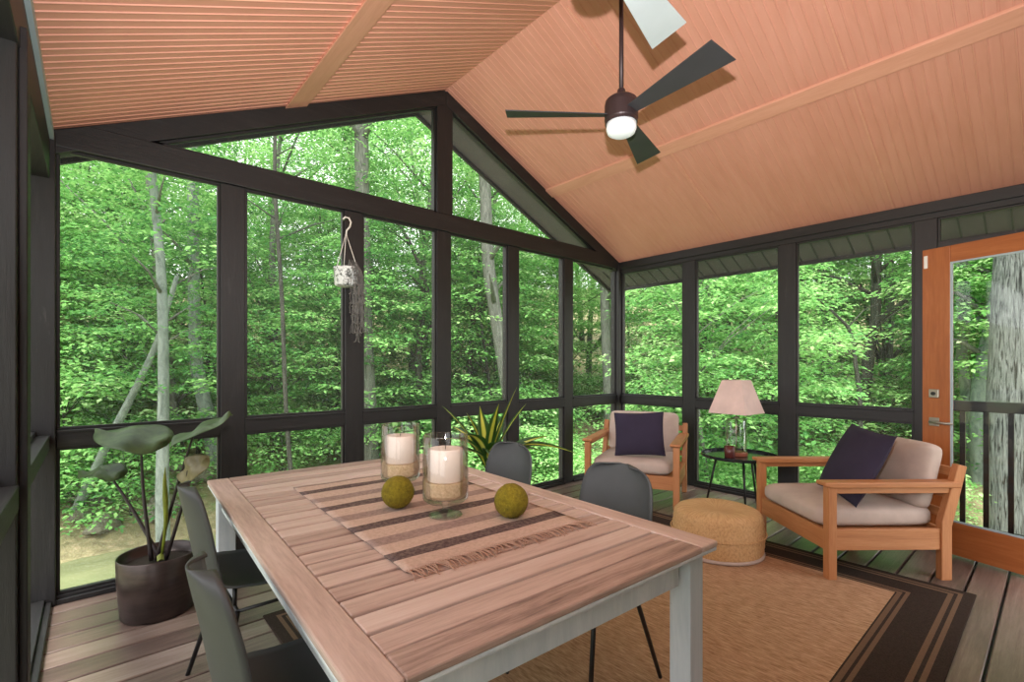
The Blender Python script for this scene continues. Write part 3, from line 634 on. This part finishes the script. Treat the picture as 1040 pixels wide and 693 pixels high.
# rocks and fallen branches on the bank
random.seed(3)
rockbm = []
for k in range(3):
    mb = MB().sphere((0, 0, 0), 1, 14, 9); ph = random.uniform(0, 6)
    mb.v = [tuple(np.array(p)*(1+.16*math.sin(5*p[0]+ph)+.13*math.sin(7*p[1]+2*ph)+.12*math.sin(6*p[2]+ph))*np.array((1, .75, .55))) for p in mb.v]
    me = bpy.data.meshes.new('rock'); me.from_pydata(mb.v, [], mb.f); me.update(); me.materials.append(M['rock']); me.polygons.foreach_set('use_smooth', [True]*len(me.polygons)); rockbm.append(me)
for i in range(46):
    b = random.uniform(60, 97) if i < 32 else random.uniform(-4, 60); x, y = polar(b, random.uniform(11.9, 15) if i < 32 else random.uniform(9.5, 13))
    if not outside(x, y, 2): continue
    z = float(terrain_z(np.array(x), np.array(y))); s = random.uniform(.14, .38)
    o = bpy.data.objects.new('rock', random.choice(rockbm)); COL.objects.link(o); o.location = (x, y, z+.12*s); o.scale = (s, s, s); o.rotation_euler = (0, 0, random.uniform(0, 6))
    tag(o, 'mossy grey brown rock lying on the creek bank', 'rock', 'rocks on the bank')

# ------------------------------------------------------------------ rug
rx, ry = (RUG[0]+RUG[1])/2, (RUG[2]+RUG[3])/2
rg = MB().box(-RUG[4], RUG[4], -RUG[5], RUG[5], 0, .010).build('area_rug', M['rug'], bevel=.004); rg.location = (rx, ry, .0005)
tag(rg, 'tan jute area rug with dark brown striped border on the deck', 'rug')

# ------------------------------------------------------------------ dining table
TH = .75; TA = R_(-2.6); TC = Vector((-3.99, -1.893, 0)); TWX, TLY = .600, 1.005
tb = tag(empty('dining_table', TC, TA), 'large slatted wooden dining table with chipped pale grey legs', 'table')
FB = .092; tt = .020
for sx in (-1, 1): MB().box(min(sx*TWX, sx*(TWX-FB)), max(sx*TWX, sx*(TWX-FB)), -TLY, TLY, TH-tt, TH).build('frame_board', M['taby'], tb, bevel=.005)
for sy in (-1, 1): MB().box(-TWX+FB+.001, TWX-FB-.001, min(sy*TLY, sy*(TLY-FB)), max(sy*TLY, sy*(TLY-FB)), TH-tt, TH).build('frame_board', M['tabx'], tb, bevel=.005)
random.seed(9)
n = 20; step = (2*(TLY-FB))/n
for k in range(n):
    y0 = -TLY+FB+k*step
    o = MB().box(-TWX+FB+.002, TWX-FB-.002, y0+.0065, y0+step-.0065, TH-tt+.002, TH-random.uniform(.0005, .003)).build('slat', M['tabx'], tb, bevel=.004)
    a = o.data.attributes.new('tone', 'FLOAT', 'FACE'); a.data.foreach_set('value', [random.uniform(.1, 1)]*6)
MB().box(-TWX+.002, TWX-.002, -TLY+.002, TLY-.002, TH-tt-.012, TH-tt+.001).build('under_board', M['paint'], tb, bevel=.004)
AP0, AP1 = TH-tt-.012-.098, TH-tt-.012; ins = .045
for sx in (-1, 1):
    x = sx*(TWX-ins); MB().box(min(x, x-sx*.022), max(x, x-sx*.022), -TLY+ins+.09, TLY-ins-.09, AP0, AP1).build('apron', M['paint'], tb, bevel=.003)
for sy in (-1, 1):
    y = sy*(TLY-ins-.012); MB().box(-TWX+ins+.09, TWX-ins-.09, min(y, y-sy*.022), max(y, y-sy*.022), AP0, AP1).build('apron', M['paint'], tb, bevel=.003)
for sx in (-1, 1):
    for sy in (-1, 1):
        x = sx*(TWX-ins+.012); y = sy*(TLY-ins+.012); L = .076
        MB().box(min(x, x-sx*L), max(x, x-sx*L), min(y, y-sy*L), max(y, y-sy*L), 0.011, AP1).build('leg', M['paint'], tb, bevel=.004)
MT = Matrix.Translation(TC) @ Matrix.Rotation(TA, 4, 'Z')
# runner
rn = tag(empty('table_runner', (-4.325, -2.475, TH+.0005), R_(-2.6)), 'striped tan and brown woven runner with a fringed end on the dining table', 'table runner')
def rfn(u, v): x = u*.70; y = v*1.16; return (x, y, .0035+.0012*math.sin(x*22+y*9)*math.sin(y*31))
MB().grid(rfn, 24, 40).build('cloth', M['runner'], rn, smooth=True, solid=.003)
fr = MB(); random.seed(2)
for k in range(86):
    x = .70*(k+.5)/86; dx = random.uniform(-.022, .022); L = random.uniform(.045, .075)
    fr.tube([(x, .002, .004), (x+dx*.4, -L*.5, .006+random.uniform(0, .004)), (x+dx, -L, .003)], [.0022, .0018, .0012], 5)
fr.build('fringe', M['fringe'], rn)
for k in range(12): pass
# candle holders
def holder():
    r = empty('candle_holder')
    g = MB().lathe([(.0, .004), (.055, .004), (.062, .002), (.064, .0), (.062, .005), (.030, .012), (.012, .022), (.011, .034), (.018, .044), (.070, .052), (.084, .064), (.086, .08), (.086, .30), (.0835, .302), (.0825, .30), (.0825, .085), (.078, .070), (.0, .062)], 48)
    g.build('glass_vessel', M['glass'], r, smooth=True)
    MB().lathe([(0, .0665), (.074, .0725), (.0815, .086), (.0815, .128), (.0800, .131), (0, .131)], 40).build('sand_filler', M['sand'], r, smooth=False)
    c = MB().lathe([(0, .132), (.064, .132), (.0655, .135), (.0655, .246), (.063, .252), (.055, .253), (.03, .249), (0, .248)], 40).build('pillar_candle', M['candle'], r, smooth=True)
    MB().tube([(0, 0, .247), (.001, 0, .262)], .0014, 6).build('wick', M['wick'], c)
    return r
c1 = holder(); c1.location = (-3.968, -2.128, TH+.007); tag(c1, 'footed glass hurricane holder with ivory candle nearer the table front', 'candle holder', 'glass candle holders on the table')
c2 = copy_tree(c1); c2.location = (-3.930, -1.705, TH+.007); c2.rotation_euler = (0, 0, 1); c2['label'] = 'footed glass hurricane holder with ivory candle farther back on table'
random.seed(4)
def moss(loc, label):
    mb = MB().sphere((0, 0, 0), .063, 40, 26); mb.v = [tuple(np.array(p)*(1+random.uniform(-.022, .022))) for p in mb.v]
    o = mb.build('moss_ball', M['moss'], smooth=True); o.location = loc; tag(o, label, 'decorative ball', 'moss balls on the table')
moss((-4.062, -1.931, TH+.070), 'olive green moss ball left of the nearer candle holder')
moss((-3.801, -2.315, TH+.069), 'olive green moss ball right of the nearer candle holder')

# ------------------------------------------------------------------ shell chairs
def chair():
    """faces +x; origin at seat centre on the floor"""
    r = empty('dining_chair')
    prof = [(.235, .425, .20), (.20, .442, .215), (.12, .438, .226), (.02, .428, .230), (-.08, .426, .228), (-.15, .440, .222), (-.195, .475, .214), (-.215, .53, .210), (-.228, .60, .210), (-.242, .68, .207), (-.256, .745, .193), (-.264, .785, .165), (-.268, .805, .120), (-.269, .812, .06)]
    def sample(t):
        k = t*(len(prof)-1); i = min(int(k), len(prof)-2); f = k-i
        p0, p1, p2, p3 = [np.array(prof[min(max(j, 0), len(prof)-1)]) for j in (i-1, i, i+1, i+2)]
        return .5*((2*p1)+(p2-p0)*f+(2*p0-5*p1+4*p2-p3)*f*f+(3*p1-p0-3*p2+p3)*f**3)
    def fn(u, v):
        x, z, w = sample(v); s = (u*2-1); y = s*w
        seat = 1-min(1, max(0, (v-.32)/.2)); c = abs(s)**2.4
        lift = c*(.022+.03*math.exp(-((v-.42)/.16)**2)); 
        return (x+(1-seat)*c*.045+.0*seat, y, z+seat*lift)
    MB().grid(fn, 20, 44).build('seat_shell', M['shell'], r, smooth=True, solid=.007)
    fm = MB(); 
    fm.tube([(.13, -.17, .362), (.13, .17, .362)], .008).tube([(-.11, -.17, .362), (-.11, .17, .362)], .008).tube([(.13, -.17, .362), (-.11, -.17, .362)], .007).tube([(.13, .17, .362), (-.11, .17, .362)], .007)
    fm.tube([(.13, -.12, .362), (.13, -.12, .43)], .008).tube([(.13, .12, .362), (.13, .12, .43)], .008).tube([(-.11, -.12, .362), (-.11, -.12, .43)], .008).tube([(-.11, .12, .362), (-.11, .12, .43)], .008)
    fm.build('seat_frame', M['black'], r, smooth=True)
    for sx in (-1, 1):
        for sy in (-1, 1):
            x0 = .13 if sx > 0 else -.11; x1 = .225 if sx > 0 else -.215
            MB().tube([(x0, sy*.17, .364), (x0+(x1-x0)*.08, sy*.182, .335), (x1, sy*.235, .0)], [.010, .010, .0085], 10).build('leg', M['black'], r, smooth=True)
    return r
ch = chair(); ch.scale = (1.06, .95, 1.055); ch.location = (-4.525, -2.345, 0)
tag(ch, 'grey moulded shell chair nearest the camera on the left side of the table', 'chair', 'dining chairs round the table')
for (x, y, rz, lab, z) in ((-4.44, -1.43, 0, 'grey moulded shell chair beside the elephant ear planter', 0.0), (-3.405, -2.33, PI, 'grey shell chair on the right of table beside the woven pouf', .011), (-3.37, -1.55, PI, 'grey shell chair farthest back, in front of the variegated plant', .011)):
    c = copy_tree(ch); c.location = (x, y, z); c.rotation_euler = (0, 0, rz); c['label'] = lab

# ------------------------------------------------------------------ armchairs
def puff(mb, cx, cy, cz, w, d, h, bulge=.35, Mx=None):
    """cushion: superellipsoid-ish pillow box"""
    n0 = len(mb.v); NU, NV = 40, 22
    def fn(u, v):
        a = -PI+2*PI*u; b = -PI/2+PI*v
        def sg(t, e): return math.copysign(abs(t)**e, t)
        x = sg(math.cos(b), .28)*sg(math.cos(a), .22); y = sg(math.cos(b), .28)*sg(math.sin(a), .22); z = sg(math.sin(b), .55)
        z *= (1-bulge*.5*(max(abs(x), abs(y))**4))
        p = Vector((x*w/2, y*d/2, z*h/2)); 
        if Mx is not None: p = Mx @ p
        return (p.x+cx, p.y+cy, p.z+cz)
    mb.grid(fn, NU, NV); return mb
def armchair():
    """faces -y; origin centre of footprint"""
    r = empty('armchair'); w, d = .84, .78; L = .054; hw, hd = w/2, d/2
    for sx in (-1, 1):
        x = sx*hw
        MB().box(min(x, x-sx*L), max(x, x-sx*L), -hd, -hd+L, 0, .575).build('leg', M['teakz'], r, bevel=.005)
        x0, x1 = min(x, x-sx*.045), max(x, x-sx*.045)
        MB().prism([(x0, hd-.075, 0), (x0, hd-.010, 0), (x0, hd-.010, .33), (x0, hd+.085, .70), (x0, hd+.030, .715), (x0, hd-.075, .36)], (x1-x0, 0, 0)).build('leg', M['teakz'], r, bevel=.005)
        xa = x+sx*.012; xb = x-sx*.078
        MB().prism([(min(xa, xb), -hd-.03, .585), (min(xa, xb), -hd+.02, .572), (min(xa, xb), hd+.04, .572), (min(xa, xb), hd+.04, .608), (min(xa, xb), -hd-.03, .608)], (abs(xa-xb), 0, 0)).build('arm', M['teak'], r, bevel=.007)
        xr = x-sx*.012; MB().box(min(xr, xr-sx*.028), max(xr, xr-sx*.028), -hd+L, hd-.07, .185, .315).build('side_rail', M['teak'], r, bevel=.004)
        xr = x-sx*.012; MB().box(min(xr, xr-sx*.022), max(xr, xr-sx*.022), -hd+L-.005, hd+.02, .535, .573).build('arm_support', M['teak'], r, bevel=.003)
    MB().box(-hw+L, hw-L, -hd+.012, -hd+.042, .175, .30).build('front_rail', M['teakx'], r, bevel=.004)
    MB().box(-hw+.045, hw-.045, hd-.055, hd-.025, .185, .315).build('back_rail', M['teakx'], r, bevel=.004)
    for z, y in ((.655, .058), (.52, .020), (.40, -.012)):
        MB().box(-hw+.045, hw-.045, hd+y-.012, hd+y+.010, z-.028, z+.028).build('back_slat', M['teakx'], r, bevel=.004)
    MB().box(-hw+.045, hw-.045, -hd+.05, hd-.06, .275, .293).build('seat_board', M['teakx'], r)
    puff(MB(), 0, -.02, .365, w-.14, d-.02, .155).build('seat_cushion', M['cushion'], r, smooth=True)
    Mx = Matrix.Rotation(R_(76), 4, 'X')
    puff(MB(), 0, hd-.065, .615, w-.15, .43, .18, .8, Mx).build('back_cushion', M['cushion'], r, smooth=True)
    return r
a1 = armchair(); a1.scale = (1.06, 1, 1); a1.location = (-.785, -.815, 0); a1.rotation_euler = (0, 0, R_(204+90)); tag(a1, 'teak armchair with taupe cushions in the far corner of the porch', 'armchair', 'teak armchairs')
a2 = copy_tree(a1); a2.location = (-1.015, -2.655, 0.0); a2.rotation_euler = (0, 0, R_(139.9+90)); a2.scale = (1, 1, 1); a2['label'] = 'teak armchair with taupe cushions in front of the open glass door'
def pillow(loc, size, tilt, rz, roll, label, name='throw_pillow'):
    mb = MB()
    def mk(sg):
        def fn(u, v):
            a, b = u*2-1, v*2-1; e = (1-abs(a)**2.6)*(1-abs(b)**2.6); pinch = 1-.07*(1-abs(a)**2)*abs(b)**3-0
            px = a*(1-.06*(1-b*b)*abs(a)**4); pz = b*(1-.06*(1-a*a)*abs(b)**4)
            return (px*size/2, sg*(.072*max(e, 0)**.55), pz*size/2)
        return fn
    mb.grid(mk(1), 20, 20); n = len(mb.v); mb.grid(mk(-1), 20, 20); k = len(mb.f)//2; mb.f = mb.f[:k]+[f[::-1] for f in mb.f[k:]]
    o = mb.build(name, M['navy'], smooth=True)
    o.matrix_world = Matrix.Translation(loc) @ Matrix.Rotation(rz, 4, 'Z') @ Matrix.Rotation(tilt, 4, 'X') @ Matrix.Rotation(roll, 4, 'Y')
    tag(o, label, 'pillow', 'navy throw pillows'); return o
pillow((-.935, -.935, .655), .48, R_(-16), R_(300), R_(-3), 'navy square throw pillow upright on the far corner armchair').scale = (1, 1, .9)
pillow((-1.085, -2.735, .665), .51, R_(-26), R_(229.9-8), R_(3), 'navy square throw pillow tilted on the armchair by the glass door')

# ------------------------------------------------------------------ pouf
pf = tag(empty('pouf', (-1.615, -2.045, .0115)), 'round woven seagrass pouf on the edge of the jute rug', 'pouf')
prof = [(0, .0), (.285, .0), (.30, .012)]
for k in range(13):
    a = k/12; z = .02+.245*a; prof.append((.312+.010*math.sin(PI*a)+.004*(k % 2), z))
prof += [(.312, .29), (.292, .312), (.262, .325), (.20, .330), (.12, .322), (.05, .312), (0, .310)]
prof = [(a*.94, b*.92) for a, b in prof]; mb = MB().lathe(prof, 64); mb.build('woven_body', M['seagrass'], pf, smooth=True)
rr = MB()
for z, r in ((.150, .314),):
    rr.tube([(r*math.cos(2*PI*k/60), r*math.sin(2*PI*k/60), z+.003*math.sin(k*2.3)) for k in range(61)], .005, 6)
rr.build('braided_seam', M['seagrass'], pf, smooth=True)
MB().lathe([(.282, 0), (.302, .004), (.305, .014), (.297, .026), (.284, .026)], 64).build('base_band', M['cushion'], pf, smooth=True)

# ------------------------------------------------------------------ side table with lamp
stb = tag(empty('side_table', (-.375, -1.655, 0)), 'round black metal tripod side table between the armchairs', 'side table')
MB().lathe([(0, .462), (.325, .462), (.333, .468), (.333, .492), (.327, .492), (.325, .470), (0, .470)], 64).build('tray_top', M['tray'], stb, smooth=False)
for a in (110, 215, 245, 350):
    ca, sa = math.cos(R_(a)), math.sin(R_(a)); MB().tube([(.19*ca, .19*sa, .464), (.285*ca, .285*sa, 0)], [.011, .009], 10).build('leg', M['black'], stb, smooth=True)
lp = tag(empty('table_lamp', (-.358, -1.625, .4705), R_(8)), 'glass cylinder table lamp with square dusty pink shade on side table', 'lamp')
MB().lathe([(0, 0), (.095, 0), (.100, .006), (.100, .030), (.092, .036), (0, .036)], 40).build('base', M['copper'], lp, smooth=False)
MB().lathe([(.088, .036), (.092, .040), (.092, .335), (.075, .350), (.02, .354), (.02, .350), (.073, .346), (.089, .333), (.089, .040)], 40).build('glass_body', M['glass'], lp, smooth=True)
MB().tube([(0, 0, .036), (0, 0, .42)], .006, 10).lathe([(0, .352), (.028, .352), (.028, .366), (0, .372)], 20).lathe([(0, .40), (.014, .40), (.014, .45), (0, .455)], 16).build('rod', M['nickel'], lp, smooth=True)
s0, s1, z0, z1 = .180, .093, .405, .712
sq = lambda s, z: [(s, s, z), (-s, s, z), (-s, -s, z), (s, -s, z)]
sh = MB(); sh.add(sq(s0, z0)+sq(s1, z1), [(0, 1, 5, 4), (1, 2, 6, 5), (2, 3, 7, 6), (3, 0, 4, 7)]); so = sh.build('lamp_shade', M['shade'], lp, solid=.004, bevel=0)
so.rotation_euler = (0, 0, R_(-11)); 
rb = MB()
for s, z in ((s0, z0), (s1, z1)):
    q = sq(s, z)
    for k in range(4): rb.tube([q[k], q[(k+1) % 4]], .0035, 6)
rb.tube([(-s1, 0, z1-.004), (s1, 0, z1-.004)], .002, 5).tube([(0, 0, .44), (0, 0, z1-.004)], .002, 5)
rb.build('shade_trim', M['shade'], lp).rotation_euler = (0, 0, R_(-11))
cu = MB().lathe([(0, 0), (.040, 0), (.045, .004), (.047, .105), (.044, .106), (.042, .01), (0, .008)], 32).build('votive_cup', M['maroon'], smooth=True)
cu.location = (-.52, -1.635, .4705); tag(cu, 'small maroon cup standing left of the lamp on side table', 'cup')

# ------------------------------------------------------------------ elephant ear in oval planter
pl = tag(empty('potted_elephant_ear', (-4.705, -.45, 0)), 'elephant ear plant with broad dark leaves in a glossy brown planter', 'potted plant')
MB().lathe([(0, 0), (.158, 0), (.165, .01), (.178, .18), (.182, .310), (.178, .316), (.173, .310), (.169, .255), (0, .255)], 56).build('planter', M['pot'], pl, smooth=True)
so_ = MB().lathe([(0, .268), (.12, .264), (.171, .257)], 40).build('soil', M['soil'], pl)
def ear(att, tip, lobe_w, mat, droop=.05, face=(0, 0, 1), name='leaf', back=.55):
    """heart shaped leaf: att = stem joint, tip = point, all local"""
    A = Vector(att); T = Vector(tip); d = (T-A); L = d.length; d.normalize(); n = Vector(face); w = n.cross(d).normalized(); n = d.cross(w)
    def fn(u, v):
        s = u*2-1; t = v*(1+back)-back      # t along the leaf, <0 are the lobes
        if t >= 0: hw_ = (1-t)**.75*(1+.55*t)*1.0
        else: hw_ = max(0, 1-(-t/back)**2.4)**.5
        inner = 0 if t >= 0 else (-t/back)*.42
        x = (inner*(1 if s >= 0 else -1)*hw_+(s*(1-inner)*hw_)) if t < 0 else s*hw_
        x *= lobe_w
        z = -.16*abs(x)*(abs(x)/lobe_w)-droop*t*t+.008*math.sin(8*t+3*s)+.022*(abs(s))*math.sin(5*t+1)
        p = A+d*(t*L)+w*x+n*z; return (p.x, p.y, p.z)
    return MB().grid(fn, 18, 22)
O = Vector(pl.location)
def loc(p): return tuple(Vector(p)-O)
def stem(a, b, bend, r=.0065):
    a = Vector(a); b = Vector(b); m = a.lerp(b, .55)+Vector(bend); return MB().tube(smooth_pts([a, m, b], 6), [r*1.7-.0*i+0*i if i < 2 else r*(1.7-1.0*i/12) for i in range(13)], 8)
leaves = [((-4.776, -.382, .941), (-4.965, -.215, .985), .15, 'ear', .01, (-.20, -.26, 1), (-.01, 0, 0)),
          ((-4.563, -.634, .98), (-4.42, -.79, 1.06), .14, 'ear', -.02, (-.18, -.26, 1), (.0, 0, .02)),
          ((-4.917, -.259, .755), (-5.035, -.155, .765), .085, 'ear', .02, (-.15, -.22, 1), (0, 0, .02)),
          ((-4.600, -.670, .775), (-4.535, -.80, .85), .075, 'ear_b', .0, (-.5, -.8, .55), (.02, 0, .03))]
for k, (a, tp, lw, mt, dp, fc, bend) in enumerate(leaves):
    lf = ear(loc(a), loc(tp), lw, mt, dp, fc).build('leaf', M[mt], pl, smooth=True, solid=.002)
    if mt == 'ear_b': lf['label'] = 'bronzed cupped leaf'
    stem((.02*(k-1.5), -.01*k, .275), loc(a), bend).build('stem', M['stem'], pl, smooth=True)
sp_ = MB().tube([(.01, -.03, .28), (.02, -.06, .40), (.025, -.085, .50), (.022, -.095, .62), (.018, -.10, .72), (.02, -.11, .79)], [.007, .007, .010, .013, .008, .001], 10)
sp_.build('furled_leaf', M['ear_y'], pl, smooth=True)
MB().grid(lambda u, v: (.0+.03*(u-.5), -.10+.03*(v-.5), .30+.02*v+.01*math.sin(3*u)), 4, 4).build('fallen_leaf', M['ear_y'], pl)

# ------------------------------------------------------------------ corn plant behind the table
cp = tag(empty('potted_corn_plant', (-2.56, -.60, 0)), 'corn plant with arching yellow and green striped leaves behind the table', 'potted plant')
MB().lathe([(0, 0), (.115, 0), (.120, .01), (.150, .29), (.155, .30), (.145, .30), (.138, .26), (0, .26)], 40).build('pot', M['terracotta'], cp, smooth=True)
MB().lathe([(0, .268), (.139, .262)], 30).build('soil', M['soil'], cp)
MB().tube([(0, 0, .26), (.01, 0, .42), (0, .01, .56)], [.022, .02, .016], 10).build('cane', M['cane'], cp, smooth=True)
random.seed(21)
def strap(base, az, L, up, arch, wd_, twist=0):
    wd_ *= 2.0; L *= 1.06; arch += .08
    d = Vector((math.cos(az), math.sin(az), 0)); w = Vector((-d.y, d.x, 0))
    def fn(u, v):
        s = u*2-1; hw_ = wd_*(.42+.58*math.sin(PI*min(1, v*1.02)))*(1-v**5)*.5+.001
        r = L*(math.sin(up)*0+math.cos(up)*v+arch*.45*v*v); z = L*(math.sin(up)*v-arch*v*v*.9)
        tw = twist*v; ww = w*math.cos(tw)+Vector((0, 0, 1))*math.sin(tw)
        p = Vector(base)+d*r+Vector((0, 0, z))+ww*(s*hw_)+Vector((0, 0, 1))*(abs(s)*hw_*.35); return (p.x, p.y, p.z)
    mb = MB().grid(fn, 6, 16); o = mb.build('leaf', M['corn'], cp, smooth=True, solid=.0015)
    a = o.data.attributes.new('across', 'FLOAT', 'POINT'); a.data.foreach_set('value', [abs((i % 7)/6*2-1)*.55+.0 for i in range(len(o.data.vertices))])
# picture-right is roughly direction -41 deg, picture-left 139 deg
for az, L, up, arch, wd_, tw in ((139, .62, 62, .10, .06, .5), (150, .46, 60, .42, .07, .4), (125, .50, 74, .1, .055, 0), (-41, .62, 66, .06, .06, .3), (-60, .66, 72, .0, .05, .2), (-30, .58, 48, .25, .06, .4), (-41, .66, 40, .55, .06, .2), (-55, .5, 55, .5, .07, 0), (-100, .5, 60, .6, .075, 0), (-120, .55, 55, .75, .07, 0),
                              (100, .55, 58, .3, .06, 0), (80, .5, 76, .0, .055, 0), (40, .55, 60, .3, .06, 0), (10, .55, 70, .1, .06, 0), (-160, .52, 66, .4, .065, 0), (170, .5, 50, .6, .07, 0), (-80, .52, 80, .05, .06, 0), (-20, .5, 30, .3, .05, 0)):
    strap((random.uniform(-.012, .012), random.uniform(-.012, .012), .50+random.uniform(-.04, .06)), R_(az), L, R_(up), arch, wd_, tw)

# ------------------------------------------------------------------ hanging pot
hg = tag(empty('hanging_planter', (-3.535, -.115, 1.92)), 'small mottled white hanging pot of dried trailing stems by window post', 'hanging plant')
MB().lathe([(0, 0), (.070, 0), (.082, .01), (.088, .13), (.091, .14), (.085, .14), (.080, .11), (0, .11)], 32).build('pot', M['hangpot'], hg, smooth=True)
cz = .135
for a in (200, 320, 80): MB().tube([(.085*math.cos(R_(a)), .085*math.sin(R_(a)), cz), (0, 0, .40)], .003, 6).build('cord', M['cord'], hg, smooth=True)
hk = [(0, 0, .37), (0, 0, .42)]+[(.035*math.sin(R_(t)), -.0, .455-.035*math.cos(R_(t))) for t in range(20, 290, 20)]
MB().tube([(0, 0, .38), (.004, 0, .42), (.03, 0, .455), (.038, 0, .49), (.022, 0, .52), (-.006, 0, .522), (-.022, 0, .502)], .0065, 8).build('hook', M['cord'], hg, smooth=True)
MB().tube([(.012, .02, .515), (.012, .098, .515)], .004, 6).tube([(.012, -.012, .527), (.012, .02, .515)], .004, 6).build('wall_peg', M['black'], hg)
random.seed(8)
dry = MB()
for k in range(60):
    a = random.uniform(-1.7, .8); r = .075; x, y = r*math.cos(a), r*math.sin(a); p = [(x*.5, y*.5, .12), (x, y, .15+random.uniform(0, .04)), (x*1.25+.02, y*1.25, .12)]
    z = .08; L = random.uniform(.14, .58)
    X, Y = x*1.3+.02, y*1.3
    while z > .12-L:
        X += random.uniform(-.010, .010); Y += random.uniform(-.008, .008); p.append((X, min(Y, .08), z)); z -= .035
    dry.tube(p, .0026, 4)
    for q in p[3::2]:
        b_ = random.uniform(0, 6); dry.tube([q, (q[0]+.015*math.cos(b_), q[1]+.015*math.sin(b_), q[2]-.010)], [.004, .002], 4)
dry.build('dried_stems', M['dry'], hg)
tag(hg)

# ------------------------------------------------------------------ ceiling fans
def fan(bladem, rod_top, name='ceiling_fan'):
    """origin at blade plane centre"""
    r = empty(name)
    MB().lathe([(0, .11), (.020, .11), (.075, .10), (.094, .085), (.099, .06), (.099, -.03), (.095, -.040), (.0, -.040)], 40).lathe([(0, .155), (.022, .155), (.030, .11), (.0, .105)], 20).build('motor_housing', M['bronze'], r, smooth=False, bevel=.003)
    MB().lathe([(.0, -.032), (.094, -.032), (.096, -.036), (.096, -.052), (.0, -.054)], 40).build('trim_ring', M['bronze'], r, smooth=False)
    MB().lathe([(0, -.05), (.088, -.05), (.089, -.085), (.080, -.108), (.055, -.122), (0, -.126)], 40).build('light_diffuser', M['opal'], r, smooth=True)
    MB().tube([(0, 0, .12), (0, 0, rod_top-.10)], .0135, 14).build('downrod', M['bronze'], r, smooth=True)
    MB().lathe([(0, rod_top-.17), (.045, rod_top-.17), (.072, rod_top-.14), (.078, rod_top-.10), (.078, rod_top+.03), (0, rod_top+.03)], 32).build('canopy', M['bronze'], r, smooth=False, bevel=.003)
    for a in (0, 120, 240):
        Mx = Matrix.Rotation(R_(a), 4, 'Z') @ Matrix.Rotation(R_(-15), 4, 'X')
        pts = [(.085, -.040), (.685, -.098), (.70, .078), (.085, .034)]
        b = MB().prism([(x, y, -.003) for x, y in pts], (0, 0, .006)); b.xf(Mx); b.build('blade', bladem, r, bevel=.0015, seg=1)
    return r
FX, FY = XM, -1.919
f1 = fan(M['blade'], RIDGE-.05-2.83); f1.location = (FX, FY, 2.83); f1.rotation_euler = (0, 0, R_(20.5)); tag(f1, 'dark bronze three blade ceiling fan with a lit round light', 'ceiling fan')
f2 = fan(M['blade_flashlit'], zc(-3.612)-.03-2.873); f2.location = (-3.612, -2.560, 2.873); f2.rotation_euler = (0, 0, R_(10.35)); tag(f2, 'ceiling fan mostly above the frame with one blade showing, coloured as flash-lit', 'ceiling fan')
